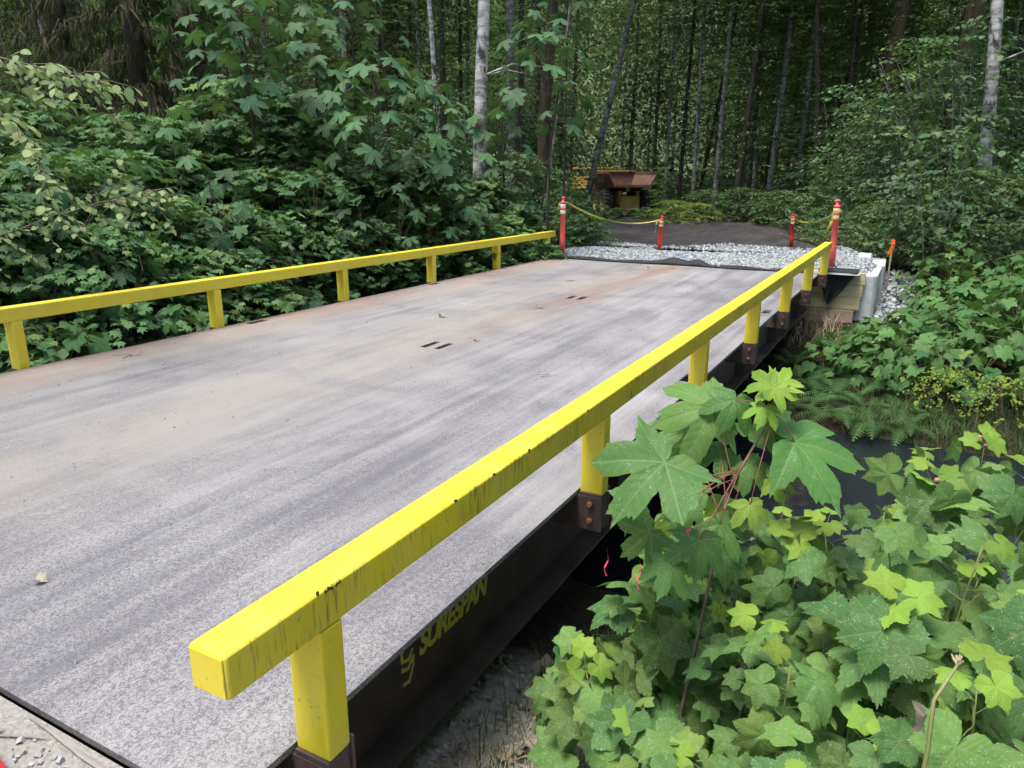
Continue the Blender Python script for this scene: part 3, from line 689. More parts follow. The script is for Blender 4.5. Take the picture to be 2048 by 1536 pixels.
# ------------------------------------------------------------------ old articulated dump truck
def truck():
    c = at(1247, 437, 44); e = empty('dump_truck', tuple(c)); tag(e, 'old yellow articulated dump truck with rusty open box under trees', 'dump truck')
    hd = math.atan2(FW[1], FW[0])-math.pi/2+rad(8)          # heading, away and to the left
    e.rotation_euler = (0, 0, hd)
    # local: +Y forward, X right, rear axle at origin
    bx = MB()                                                  # box: floor, two sides, headboard
    outer = lambda y, w0, w1, z0, z1: [(-w0, y, z0), (w0, y, z0), (w1, y, z1), (-w1, y, z1)]
    def slab(a, b, c_, d, th):
        a, b, c_, d = map(Vector, (a, b, c_, d)); nn = (b-a).cross(d-a).normalized()*th
        bx.add([a, b, c_, d, a+nn, b+nn, c_+nn, d+nn], [(0,1,2,3),(4,7,6,5),(0,4,5,1),(1,5,6,2),(2,6,7,3),(3,7,4,0)])
    slab((-1.05, -1.5, 1.95), (1.05, -1.5, 1.95), (1.0, 2.6, 1.55), (-1.0, 2.6, 1.55), -.08)
    slab((1.05, -1.5, 1.95), (1.40, -1.55, 2.60), (1.40, 2.6, 2.66), (1.0, 2.6, 1.55), -.07)
    slab((-1.40, -1.55, 2.60), (-1.05, -1.5, 1.95), (-1.0, 2.6, 1.55), (-1.40, 2.6, 2.66), -.07)
    slab((-1.0, 2.6, 1.55), (1.0, 2.6, 1.55), (1.40, 2.7, 2.72), (-1.40, 2.7, 2.72), -.08)
    b = bx.build('box', M['rust'], e, bevel=.012, seg=1)
    MB().box(-1.10, 1.10, -1.58, -1.44, 1.82, 1.96).build('rear_lip', M['rust'], b)
    for s in (-1, 1): MB().box(s*1.40-.06, s*1.40+.06, -1.5, 2.7, 2.58, 2.70).build('top_rail', M['rust'], b)
    MB().box(-1.35, 1.35, 2.55, 3.3, 2.72, 2.80).build('canopy', M['truck'], b)
    fr = MB(); fr.box(-.45, .45, -1.0, 4.2, .95, 1.35); fr.box(-.55, .55, -1.25, -.95, .55, 1.30); fr.build('rear_frame', M['truck'], e, bevel=.02)
    ax_ = MB(); ax_.tube([(-1.0, 0, .78), (-.35, 0, .80), (0, 0, .82), (.35, 0, .80), (1.0, 0, .78)], [.16, .19, .36, .19, .16], 10); ax_.box(-.62, -.45, -.9, .6, .9, 1.6); ax_.box(.45, .62, -.9, .6, .9, 1.6)
    ax_.build('axle', M['truck'], e)
    def wheel(x, y, yaw=0, px_=0, py_=0):
        wm = MB(); prof = [(.44, -.27), (.74, -.28), (.80, -.20), (.80, .20), (.74, .28), (.44, .27)]
        n = 24; v = []; f = []
        for r_, a in prof:
            for k in range(n): th = 2*math.pi*k/n; v.append((a, r_*math.cos(th), r_*math.sin(th)))
        for i in range(len(prof)-1):
            for k in range(n): f.append((i*n+k, i*n+(k+1) % n, (i+1)*n+(k+1) % n, (i+1)*n+k))
        wm.add(v, f)
        for k in range(22):                                     # chevron lugs
            for s in (-1, 1):
                th = 2*math.pi*(k+.5*(s > 0))/22; Mx = Matrix.Rotation(th, 4, 'X') @ Matrix.Translation((s*.13, 0, .82)) @ Matrix.Rotation(s*.45, 4, 'Z')
                wm.box(-.14, .14, -.04, .04, -.03, .04, Mx)
        wo_ = wm.build('wheel', M['rubber'], e); wo_.location = (x, y, .84); wo_.rotation_euler = (0, 0, yaw)
        rm = MB(); v = []; f = []; pr = [(.05, -.12), (.30, -.12), (.40, -.26), (.45, -.27), (.45, .27), (.40, .26), (.30, .12), (.05, .12)]
        for r_, a in pr:
            for k in range(n): th = 2*math.pi*k/n; v.append((a, r_*math.cos(th), r_*math.sin(th)))
        for i in range(len(pr)-1):
            for k in range(n): f.append((i*n+k, i*n+(k+1) % n, (i+1)*n+(k+1) % n, (i+1)*n+k))
        rm.add(v, f); rm.build('rim', M['truck'], wo_)
    for s in (-1, 1): wheel(s*1.08, 0); wheel(s*1.08, 1.75)
    # front unit turned to the left
    Mf = Matrix.Translation((0, 4.0, 0)) @ Matrix.Rotation(rad(34), 4, 'Z')
    def fbox(name, x0, x1, y0, y1, z0, z1, mt, bev=.03, par=None):
        return MB().box(x0, x1, y0, y1, z0, z1, Mf).build(name, M[mt], par or e, bevel=bev)
    fbox('front_frame', -.5, .5, -.2, 3.4, .85, 1.25, 'truck'); cab = fbox('cab', -1.05, .75, .5, 2.0, 1.25, 2.45, 'truck'); fbox('cab_roof', -1.15, .85, .35, 2.15, 2.85, 2.98, 'truck', .03, cab)
    for x in (-1.02, .62):
        for y in (.55, 1.85): fbox('cab_pillar', x, x+.1, y, y+.1, 2.45, 2.85, 'truck', .01, cab)
    fbox('rear_window', -.88, .60, .56, .60, 2.46, 2.84, 'window', 0, cab); fbox('work_light', -1.0, -.72, .38, .48, 2.05, 2.32, 'reflect', .02, cab); fbox('work_light', -.45, -.15, .38, .48, 2.0, 2.35, 'reflect', .02, cab)
    fbox('bonnet', -.7, .7, 2.0, 3.7, 1.25, 2.0, 'truck'); fbox('fender', -1.35, -.6, .8, 2.6, 1.62, 1.72, 'truck'); fbox('fender', .6, 1.35, .8, 2.6, 1.62, 1.72, 'truck')
    for s in (-1, 1): p = Mf @ Vector((s*1.08, 1.7, 0)); wheel(p.x, p.y, rad(34))
truck()

# ------------------------------------------------------------------ leaves
HALF = {
 'thimble': [(0, 1.0), (7, .90), (15, .76), (24, .675), (32, .73), (42, .87), (50, .985), (58, .89), (69, .73), (80, .665), (90, .73), (101, .82), (111, .87), (123, .82), (138, .76), (152, .70), (164, .58), (173, .32), (180, .08)],
 'bigleaf': [(0, 1.0), (5, .87), (9, .84), (14, .86), (17, .77), (21, .68), (25, .55), (29, .46), (34, .60), (38, .76), (42, .84), (46, .88), (52, 1.0), (58, .87), (63, .85), (68, .82), (72, .72), (77, .58), (83, .48), (90, .55), (98, .62), (104, .64), (110, .80), (117, .62), (124, .58), (132, .42), (145, .36), (160, .30), (172, .18), (180, .05)],
 'vine': [(0, 1.0), (14, .70), (27, .60), (40, .94), (53, .64), (66, .58), (80, .84), (96, .56), (112, .52), (126, .66), (150, .42), (180, .08)],
}
def lobed(kind, rings=4, serr=.035, dens=2, bend=(0, 0, 0), seed=0):
    r = np.random.default_rng(seed); a, q = zip(*HALF[kind])
    aa = [];
    for i in range(len(a)-1):
        for k in range(dens): aa.append(a[i]+(a[i+1]-a[i])*k/dens)
    aa = np.array(aa); rr = np.interp(aa, a, q)
    ang = np.concatenate([aa, [180.], 360-aa[:0:-1]]); rd = np.concatenate([rr, [q[-1]], rr[:0:-1]])
    if dens > 1: rd = rd*(1+serr*np.where(np.arange(len(rd)) % 2, -1, 1))
    rd = rd*(1+r.normal(0, .02, len(rd)))
    th = np.radians(ang); n = len(th); V = [(0, 0, 0)]; fr = np.linspace(0, 1, rings+1)[1:]
    lob = [0, 51, -51, 112, -112]
    for f in fr:
        for k in range(n):
            x, y = math.sin(th[k])*rd[k]*f, math.cos(th[k])*rd[k]*f
            dl = min(abs((ang[k]-l+180) % 360-180) for l in lob)
            z = -.10*f*rd[k]*min(dl/25, 1)*(-1)*.0 + .055*f*min(dl/26, 1)*(1 if f < 1 else .4)          # blade bulges between veins
            z += -.16*(x*x+y*y) + bend[0]*y*abs(y)*.5 + bend[1]*x*x + bend[2]*x*y + .035*math.sin(6*x+seed)*math.sin(5*y+2*seed)*f
            V.append((x, y, z))
    T = [(0, 1+(k+1) % n, 1+k) for k in range(n)]
    for j in range(rings-1):
        for k in range(n):
            a0, a1, b0, b1 = 1+j*n+k, 1+j*n+(k+1) % n, 1+(j+1)*n+k, 1+(j+1)*n+(k+1) % n
            T += [(a0, a1, b1), (a0, b1, b0)]
    V = np.array(V); uv = V[:, :2]*.5*.93+.5
    return V, np.array(T), uv
def ovate(n=7, wd=.30, serr=.0, fold=.10, curl=.18, seed=0):
    r = np.random.default_rng(seed); t = np.linspace(0, 1, n+1); hw = wd*np.sin(np.pi*t**.85)**.8; hw[0] = hw[-1] = 0
    V = []; idx = []
    for i in range(n+1):
        z = -curl*t[i]**2
        s_ = 1+serr*(1 if i % 2 else -1)
        if i in (0, n): idx.append((len(V),)*3); V.append((0, t[i], z))
        else: idx.append((len(V), len(V)+1, len(V)+2)); V += [(-hw[i]*s_, t[i], z+fold*hw[i]), (0, t[i], z), (hw[i]*s_, t[i], z+fold*hw[i])]
    T = []
    for i in range(n):
        a, b = idx[i], idx[i+1]
        for q in (0, 1):
            f = [a[q], a[q+1], b[q+1], b[q]]; f = list(dict.fromkeys(f))
            if len(f) == 4: T += [(f[0], f[1], f[2]), (f[0], f[2], f[3])]
            elif len(f) == 3: T.append(tuple(f))
    V = np.array(V); uv = np.stack([V[:, 0]*.5+.5, V[:, 1]*.47+.5], 1)
    return V, np.array(T), uv
def tmpl(x): return x[0], x[1]
THIMBLE = [lobed('thimble', 4, .035, 3, b, i) for i, b in enumerate([(-.3, -.2, .1), (-.6, .3, -.2), (.2, -.5, .2), (-.8, .35, 0), (-.25, .55, .3), (-.5, -.45, -.3), (-.2, .1, .4), (-.9, -.2, .2)])]
BIGLEAF = [lobed('bigleaf', 4, .012, 2, b, i+20) for i, b in enumerate([(-.5, -.35, .15), (-.8, .3, -.25), (-.3, .5, .25), (-.7, -.5, .1)])]
YOUNG = [lobed('thimble', 3, .03, 2, b, i+40) for i, b in enumerate([(.2, .3, .05), (-.3, .4, -.1)])]
def leaf_mesh(lst, name, mat): return [(lambda m: (m.materials.append(mat), m)[1])(mesh_arrays(name, *x)) for x in lst]
LM_THIMBLE = leaf_mesh(THIMBLE, 'leaf', M['thimble']); LM_YOUNG = leaf_mesh(YOUNG+THIMBLE[:2], 'young_leaf', M['young'])
LM_BIG = leaf_mesh(BIGLEAF, 'leaf', M['bigmaple']); LM_BIGYOUNG = leaf_mesh(BIGLEAF, 'young_leaf', M['young'])
THB = [lobed('thimble', 2, .03, 1, b, i+60) for i, b in enumerate([(-.3, -.1, .05), (-.4, .25, -.1), (0, -.3, .1), (-.2, .3, 0)])]
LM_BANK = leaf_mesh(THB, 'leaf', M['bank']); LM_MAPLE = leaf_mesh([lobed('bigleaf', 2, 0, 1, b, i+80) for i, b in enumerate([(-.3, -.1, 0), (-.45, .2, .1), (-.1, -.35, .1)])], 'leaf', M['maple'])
LM_DRY = leaf_mesh([lobed('thimble', 3, .04, 2, b, i+90) for i, b in enumerate([(.5, .9, .4), (-.8, 1.1, -.5), (.9, -.8, .6)])], 'dry_leaf', M['dry'])
LM_ALDER = leaf_mesh([ovate(11, .36, .07, .12, c, i) for i, c in enumerate((.15, .3, .05))], 'leaf', M['alder'])
VINE_T = [tmpl(lobed('vine', 1, 0, 1, b, i+100)) for i, b in enumerate([(-.3, -.2, 0), (-.5, .2, .1), (-.1, -.4, .1)])]
OV_T = [tmpl(ovate(4, .32, 0, .1, c, i)) for i, c in enumerate((.1, .3))]
DIA_T = [(np.array([(0, 0, 0), (.33, .5, .03), (0, 1, -.12), (-.33, .5, .03)]), np.array([(0, 1, 2), (0, 2, 3)]))]
HEX_T = [(np.array([(0, 0, 0), (.42, .35, -.05), (.2, .75, 0), (0, 1, -.15), (-.2, .75, 0), (-.42, .35, -.05)]), np.array([(0, 1, 2), (0, 2, 3), (0, 3, 4), (0, 4, 5)]))]

def leaf_at(meshes, p, yaw, tilt, roll, size, parent):
    m = meshes[RNG.integers(0, len(meshes))]
    o = bpy.data.objects.new(m.name.split('.')[0], m); COL.objects.link(o); o.parent = parent
    R = rotmats(*[np.array([a]) for a in (yaw, tilt, roll)])[0]
    o.matrix_local = Matrix.LocRotScale(Vector(p), Matrix(R.tolist()).to_quaternion(), Vector((size, size, size)))
    return o

def leaf_frame(meshes, p, tip, nrm, size, parent):
    n_ = Vector(nrm).normalized(); t_ = Vector(tip); t_ = (t_-n_*t_.dot(n_)).normalized(); x_ = t_.cross(n_)
    m = meshes[RNG.integers(0, len(meshes))]; o = bpy.data.objects.new(m.name.split('.')[0], m); COL.objects.link(o); o.parent = parent
    o.matrix_local = Matrix(((x_.x*size, t_.x*size, n_.x*size, p[0]), (x_.y*size, t_.y*size, n_.y*size, p[1]), (x_.z*size, t_.z*size, n_.z*size, p[2]), (0, 0, 0, 1)))
    return o

# ------------------------------------------------------------------ near bank: thimbleberry canes
def bez(a, b, c, n):
    a, b, c = map(lambda q: np.array(q, float), (a, b, c)); return [(1-t)**2*a+2*t*(1-t)*b+t*t*c for t in np.linspace(0, 1, n)]
def cane_plant(name, root, top, n_leaf, size, label, cat, group, leafset, young=None, n_young=2, stem='stem_green', berries=0, low=.3, spread=1.0, toward=None, pr=.0022):
    root = np.array(root, float); top = np.array(top, float)
    e = empty(name, tuple(root)); tag(e, label, cat, group)
    h = top-root; mid = h*np.array([.25, .25, .6]); path = bez((0, 0, 0), mid, h, 9)
    st = MB(); st.tube(path, list(np.linspace(pr*2.2, pr*.9, 9)), 5)
    ga = RNG.uniform(0, 6.28)
    for i in range(n_leaf):
        t = low+(1-low)*(i+.5)/n_leaf*.97; f = t*8; k = min(int(f), 7); p = path[k]+(path[k+1]-path[k])*(f-k)
        ga += 2.399+RNG.uniform(-.4, .4); az = ga
        if toward is not None and RNG.random() < .45: az = toward+RNG.normal(0, .7)
        ln = size*RNG.uniform(.6, 1.25)*(1.15-.45*t)*spread; el = RNG.uniform(.1, .75)
        d = np.array([math.cos(az)*math.cos(el), math.sin(az)*math.cos(el), math.sin(el)])
        q = p+d*ln; st.tube(bez(p, p+d*ln*.6+[0, 0, .02], q, 4), [pr*.75, pr*.6, pr*.5, pr*.45], 4, False)
        s_ = size*RNG.uniform(.36, 1.12)*(1.12-.3*t)*.76
        nr = np.array([-.30*FW[0], -.30*FW[1], .85])+np.array([d[0], d[1], 0])*.30+RNG.normal(0, .34, 3)      # blades turn to the open road
        leaf_frame(leafset, q, np.array([d[0], d[1], -.25])+RNG.normal(0, .2, 3), nr, s_, e)
    if young:
        for i in range(n_young):
            az = RNG.uniform(0, 6.28); p = path[-1]; az = i*2.3+ga; q = p+np.array([math.cos(az)*.045, math.sin(az)*.045, .02+.02*i]); st.tube([p, q], .0012, 3, False)
            leaf_frame(young, q, (math.cos(az), math.sin(az), -.2), np.array([-.35*FW[0], -.35*FW[1], .8])+RNG.normal(0, .2, 3), size*RNG.uniform(.26, .42), e)
    if berries:
        for i in range(berries):
            p = path[-1]+RNG.normal(0, .018, 3)+[0, 0, .025]
            b = MB(); b.lathe([(.001, -.007), (.0075, -.004), (.0085, .001), (.006, .006), (.001, .008)], 9, tuple(p)); b.build('berry', M['berry'], e, smooth=True)
            st.tube([path[-1], p], .0008, 3, False)
    st.build('stem', M[stem], e, smooth=True)
    return e
cx_cam = math.atan2(CAM[1]-1.2, CAM[0]-3.4)
# rows of canes, (x, y, leaf-top height, leaf size)
NEAR = []
for (x, y, zt_, sz) in [
  (3.02, 1.62, .16, .16), (3.14, 1.28, .22, .17), (3.14, 1.80, .16, .17), (3.30, 1.52, .34, .17), (3.42, 2.10, .12, .18),
  (3.55, 1.38, .36, .18), (3.62, 1.74, .24, .18), (3.62, .92, .24, .17), (3.80, 2.28, .16, .18), (3.80, 1.55, .42, .18), (3.86, 1.14, .36, .19),
  (3.93, 1.92, .46, .19), (4.02, .80, .40, .19), (4.06, 1.46, .46, .18), (3.72, .62, .16, .17), (3.96, .46, .18, .17),
  (4.22, 1.18, .44, .20), (4.24, 2.12, .50, .20), (4.14, 2.62, .40, .20), (3.95, 2.72, .30, .20), (4.45, 1.7, .46, .20), (2.98, 2.1, -.05, .17),
  (4.2, .52, .30, .18), (3.40, 1.28, .10, .16), (3.5, 1.15, .15, .17), (3.68, 1.2, .18, .17), (3.85, .88, .12, .17), (4.0, 1.2, .20, .18), (3.2, 1.45, .05, .17), (3.4, 1.7, .12, .18), (3.6, 2.0, .16, .18), (3.78, 1.32, .14, .18), (4.1, 1.75, .2, .2), (3.9, 2.3, .22, .2), (2.92, 1.22, -.10, .15), (3.0, 1.0, -.06, .15), (3.26, .80, .0, .16), (3.46, .62, .08, .16)]:
    NEAR.append((x, y, zt_, sz))
NEAR.sort(key=lambda q: px_of((q[0], q[1], q[2]))[0])
for i, (x, y, zt_, sz) in enumerate(NEAR):
    z0 = float(gz(x, y)); hx, hy = RNG.normal(0, .06, 2)
    yng = i % 3 == 0
    cane_plant('thimbleberry_plant', (x-hx, y-hy, z0-.02), (x, y, zt_), 19, sz*.94, 'broad-leaved thimbleberry cane on the near bank, %s counting rightwards from the girder' % ORD[i], 'shrub', 'thimbleberry canes on the near bank', LM_THIMBLE, LM_YOUNG, 3 if yng else 1, berries=2 if i in (25, 27, 33) else 0, toward=cx_cam if i % 2 else None)
# bigleaf maple seedling leaning out beside the rail, its big leaves placed one by one
e = empty('maple_seedling', tuple(at(1330, 1300, 2.35)*[1, 1, 0]+[0, 0, float(gz(*at(1330, 1300, 2.35)[:2]))]))
tag(e, 'bigleaf maple seedling with very large leaves and red stalks beside the rail', 'sapling')
loc0 = np.array(e.location); topc = at(1548, 830, 2.35); forkc = at(1455, 985, 2.38)
st = MB(); st.tube(bez((0, 0, 0), (forkc-loc0)*[.6, .6, .5], forkc-loc0, 8), list(np.linspace(.008, .005, 8)), 6); st.tube(bez(forkc-loc0, (forkc+topc)/2-loc0+[0, 0, .02], topc-loc0, 5), [.005, .0045, .004, .0035, .003], 6)
st.build('stem', M['twig'], e, smooth=True)
pt = MB()
# (pixel of the leaf's stalk joint, depth, direction of the tip on the photo in degrees clockwise from up, size, roll, dip, young)
for (jx, jy, dp, dirn, sz, dip, yng, sq) in [
  (1590, 885, 2.35, 108, .235, -.55, 0, 0), (1330, 925, 2.15, 218, .215, -.75, 0, 0), (1425, 815, 2.45, 262, .200, -.35, 0, 0), (1375, 865, 2.6, 250, .155, -.6, 0, 0),
  (1528, 850, 2.45, 120, .120, -.6, 0, 0), (1470, 800, 2.4, 205, .115, -.9, 0, 0), (1540, 770, 2.35, 275, .080, -.25, 1, 0), (1562, 768, 2.35, 85, .085, -.25, 1, 0), (1548, 778, 2.32, 175, .082, -.75, 1, 0),
  (1530, 815, 2.33, 200, .072, -.7, 1, 0), (1500, 1010, 2.3, 175, .085, -.8, 1, 0), (1405, 985, 2.4, 300, .080, -.4, 0, 0), (1470, 950, 2.5, 70, .085, -.4, 0, 0), (1300, 1065, 2.3, 230, .12, -.6, 0, 0), (1400, 1080, 2.2, 190, .12, -.9, 0, 0), (1440, 900, 2.5, 230, .11, 0, 0, 0), (1500, 930, 2.45, 150, .10, 0, 0, 0), (1380, 1010, 2.35, 250, .10, 0, 0, 0), (1545, 960, 2.4, 120, .085, 0, 1, 0), (1440, 1050, 2.3, 160, .12, 0, 0, 0), (1270, 1000, 2.35, 250, .10, 0, 0, 0), (1500, 870, 2.55, 40, .10, 0, 0, 0), (1340, 1130, 2.2, 200, .10, 0, 0, 0)]:
    P = at(jx, jy, dp); a = rad(dirn); D = RT*math.sin(a)+UP*math.cos(a)
    leaf_frame(LM_BIGYOUNG if yng else LM_BIG, P-loc0, D, -FW*.75+np.array([0, 0, .75])+RNG.normal(0, .12, 3), sz, e)
    s_ = topc if yng or jy < 900 and jx > 1450 else forkc+(topc-forkc)*RNG.uniform(-.05, .6) if RNG.random() < .6 else loc0+(forkc-loc0)*RNG.uniform(.72, .98)
    pt.tube(bez(s_-loc0, (s_+P)/2-loc0+[0, 0, .03], P-loc0, 6), [.0022, .002, .0018, .0016, .0015, .0015], 5)
pt.build('leaf_stalk', M['stem_red'], e, smooth=True)
# pink survey ribbons tied among the canes
for i, (px_, py_, dp, ln) in enumerate(((1214, 1098, 2.2, .09), (1279, 1122, 2.1, .09), (1378, 1052, 2.1, .025))):
    p = at(px_, py_, dp); r_ = ribbon('pink_ribbon', [p, p+[.006, 0, -ln*.4], p+[-.008, .003, -ln*.75], p+[.002, 0, -ln]], .009, lambda t: .3+1.0*t, M['pink'], 24)
    tag(r_, ('long pink flagging ribbon hanging nearest the girder', 'long pink flagging ribbon in front of the dark water', 'scrap of pink ribbon under the big maple leaf')[i], 'ribbon', 'pink flagging ribbons')
# tall seed stalk at the lower edge
e = empty('dry_stalk', tuple(at(1850, 1536, 1.45)*[1, 1, 0]+[0, 0, float(gz(*at(1850, 1536, 1.45)[:2]))])); tag(e, 'thick green cane with dried brown flower head at the bottom right', 'plant stalk')
l0 = np.array(e.location); st = MB()
st.tube([(0, 0, 0), at(1855, 1500, 1.45)-l0, at(1868, 1400, 1.45)-l0, at(1915, 1330, 1.46)-l0], [.005, .0045, .004, .003], 6); st.build('stem', M['stem_green'], e, smooth=True)
hd_ = MB()
for k in range(9): hd_.tube([at(1915, 1330, 1.46)-l0, at(1915, 1330, 1.46)-l0+RNG.normal(0, .006, 3)+[-.003, 0, .018]], [.003, .0015], 4)
hd_.build('flower_head', M['drygrass'], e)
leaf_at(LM_DRY, at(1850, 1440, 1.45)-l0, 2.0, -1.3, .4, .035, e)

# grass, litter and twigs on the near bank
def blades(P, h0, h1, wd, lean=.5):
    """curved grass blades -> verts, tris"""
    n = len(P); az = RNG.uniform(0, 6.28, n); h = RNG.uniform(h0, h1, n); ln = RNG.uniform(.1, 1, n)*lean
    V = np.zeros((n, 7, 3)); dirv = np.stack([np.cos(az), np.sin(az), np.zeros(n)], 1); sd = np.stack([-np.sin(az), np.cos(az), np.zeros(n)], 1)
    for j, t in enumerate((0, .4, .75, 1)):
        c = P+dirv*(h*ln*t**2)[:, None]*1.2+np.array([0, 0, 1])*(h*(t-.35*ln*t**2))[:, None]
        w_ = wd*(1-t)**.6
        if j < 3: V[:, 2*j] = c-sd*w_/2; V[:, 2*j+1] = c+sd*w_/2
        else: V[:, 6] = c
    t = np.array([(0, 1, 3), (0, 3, 2), (2, 3, 5), (2, 5, 4), (4, 5, 6)])
    return V.reshape(-1, 3), (t[None]+(np.arange(n)*7)[:, None, None]).reshape(-1, 3)
def on_ground(x, y): return np.stack([x, y, gz(x, y)], 1)
n = 900; x = 2.42+RNG.beta(1.2, 2.2, n)*1.3; y = RNG.uniform(.9, 3.0, n); V, T = blades(on_ground(x, y), .08, .34, .005, .9)
tag(link('grass', mesh_arrays('grass', V, T), M['grass']), 'thin green grass on the bank along the girder', 'grass', kind='stuff')
n = 1500; x = 2.45+RNG.random(n)*2.0; y = RNG.uniform(.0, 2.0, n); V, T = blades(on_ground(x, y)+[0, 0, .01], .03, .16, .003, 2.6)
tag(link('dead_grass', mesh_arrays('dead_grass', V, T), M['drygrass']), 'dry straw lying on the dusty near bank', 'straw', kind='stuff')
lit = empty('leaf_litter', (2.8, 1.0, float(gz(2.8, 1.0)))); tag(lit, 'grey dusty dead leaves lying beside the bottom of the girder', 'dead leaves')
for k in range(100):
    x, y = 2.35+RNG.beta(1.3, 2, 1)[0]*1.2, RNG.uniform(.35, 2.0)
    leaf_at(LM_DRY, np.array([x, y, float(gz(x, y))+RNG.uniform(.01, .05)])-np.array(lit.location), RNG.uniform(0, 6.28), RNG.normal(0, .35), RNG.normal(0, .35), RNG.uniform(.035, .085), lit)
tw = MB()
for k in range(70):
    x, y = RNG.uniform(2.5, 3.5), RNG.uniform(.2, 1.8); a = RNG.uniform(0, 6.28); l_ = RNG.uniform(.08, .4)
    p = np.array([x, y, float(gz(x, y))+.02]); q = p+[math.cos(a)*l_, math.sin(a)*l_, 0]; q[2] = float(gz(q[0], q[1]))+RNG.uniform(.01, .10)
    tw.tube([p, (p+q)/2+RNG.normal(0, .012, 3), q], [.0028, .0024, .0014], 4)
tag(tw.build('twigs', M['drygrass']), 'bleached twigs strewn on the dusty bank', 'twigs', kind='stuff')
n = 2600; x = RNG.uniform(2.1, 3.7, n); y = RNG.uniform(-.5, 2.0, n)
tag(rocks('pebbles', on_ground(x, y)+[0, 0, .004], .006, .03, mat_noisy('dusty_pebble', (.22, .21, .19), (.38, .36, .33), 30)), 'small dusty pebbles on the near bank', 'pebbles', kind='stuff')
n = 1600; x = RNG.uniform(-1, 2.55, n); y = -.085-RNG.exponential(.5, n)
tag(rocks('pebbles', np.stack([x, y, np.full(n, .016)], 1), .004, .017, mat_noisy('road_pebble', (.26, .27, .27), (.44, .45, .45), 30)), 'loose grey pebbles on the near gravel road', 'pebbles', kind='stuff')
# splintered wood lying along the joint
def splinter(name, pts, r, label):
    m_ = MB(); m_.tube(pts, r, 5); o_ = m_.build(name, M['woodgrey']); tag(o_, label, 'wood splinter', 'wood splinters on the near road'); return o_
splinter('wood_splinter', [(1.72, -.045, .02), (1.85, -.05, .022), (2.0, -.06, .022), (2.3, -.075, .02)], [.002, .006, .010, .003], 'long flat wood splinter along the joint of road and deck')
splinter('wood_splinter', [(1.70, -.14, .022), (1.78, -.10, .022), (1.85, -.07, .02)], [.002, .004, .002], 'thin pale wood splinter by the corner delineator')
n = 500; x = RNG.uniform(-2.4, 2.4, n); y = RNG.uniform(.05, 11.9, n)
tag(rocks('grit', np.stack([x, y, np.full(n, .003)], 1), .003, .010, mat_noisy('deck_grit', (.22, .20, .17), (.40, .38, .34), 30)), 'fine grit scattered over the steel deck', 'grit', kind='stuff')
# twigs and leaves lying on the deck
for i, (px_, py_, s_) in enumerate(((1148, 562, .30), (262, 711, .22), (1100, 752, .18), (1345, 538, .10))):
    p = CAM+(at(px_, py_, 1)-CAM)*((.004-CAM[2])/(at(px_, py_, 1)-CAM)[2]); m_ = MB(); a = RNG.uniform(0, 3)
    pts = [p+np.array([math.cos(a+k*.35)*s_*(k/5-.5), math.sin(a+k*.5)*s_*(k/5-.5), .004+.008*(k % 2)]) for k in range(6)]
    m_.tube(pts, [.003, .003, .0028, .0025, .002, .0015], 4); m_.tube([pts[2], pts[2]+[.05, .06, .004]], [.002, .001], 4)
    tag(m_.build('fallen_twig', M['twig']), ('curved dark twig lying on the deck near the far end', 'small twig on the deck near the left edge', 'small twig in the middle of the deck', 'tiny twig on the deck beside the rust stain')[i], 'twig', 'twigs fallen on the deck')
for i, (px_, py_, s_) in enumerate(((1078, 616, .05), (884, 634, .05), (955, 682, .04), (1298, 536, .04), (80, 1164, .03))):
    p = CAM+(at(px_, py_, 1)-CAM)*((.004-CAM[2])/(at(px_, py_, 1)-CAM)[2])
    o_ = link('fallen_leaf', LM_DRY[i % 3]); o_.location = p+[0, 0, .012]; o_.scale = (s_,)*3; o_.rotation_euler = (.1, .1, i*1.3)
    tag(o_, ('dry leaf on the deck between the two pairs of slots', 'dry leaf on the deck left of the near pair of slots', 'dry leaf on the deck just beyond the near pair of slots', 'dry leaf beside the rust stain at the far deck end', 'dry leaf on the deck at the near lower left')[i], 'leaf', 'dry leaves on the deck')

# ------------------------------------------------------------------ far bank: thimbleberry shrubs, ferns, grass
def leafy_shrub(name, root, rx, hgt, n_leaf, size, label, cat, group, leafset, stem='stem_green', n_stem=7):
    root = np.array(root, float); e = empty(name, tuple(root)); tag(e, label, cat, group); st = MB(); tips = []
    for i in range(n_stem):
        a = RNG.uniform(0, 6.28); q = np.array([math.cos(a)*rx*RNG.uniform(.2, .8), math.sin(a)*rx*RNG.uniform(.2, .8), hgt*RNG.uniform(.6, .92)])
        pth = bez((0, 0, 0), q*[.3, .3, .7], q, 5); st.tube(pth, [.007, .006, .005, .004, .003], 4, False); tips.append(pth)
    for i in range(n_leaf):
        # on the outside of a rough dome, facing up and out
        a = RNG.uniform(0, 6.28); u = RNG.random()**.6; zz = (1-u**2*.85)*RNG.uniform(.82, 1.05) if RNG.random() < .8 else RNG.uniform(.2, .8)
        p = np.array([math.cos(a)*u*rx, math.sin(a)*u*rx, max(.06, zz*hgt)])
        pth = tips[RNG.integers(0, n_stem)]; b_ = pth[RNG.integers(2, 5)]
        if np.linalg.norm(b_-p) < .55: st.tube([b_, (b_+p)/2+[0, 0, .02], p], [.003, .0025, .002], 3, False)
        leaf_at(leafset, p, a-math.pi/2+RNG.normal(0, .5), RNG.normal(-.35-.45*u, .25), RNG.normal(0, .25), size*RNG.uniform(.36, .62), e)
    st.build('stem', M[stem], e, smooth=True); return e
BANK = []
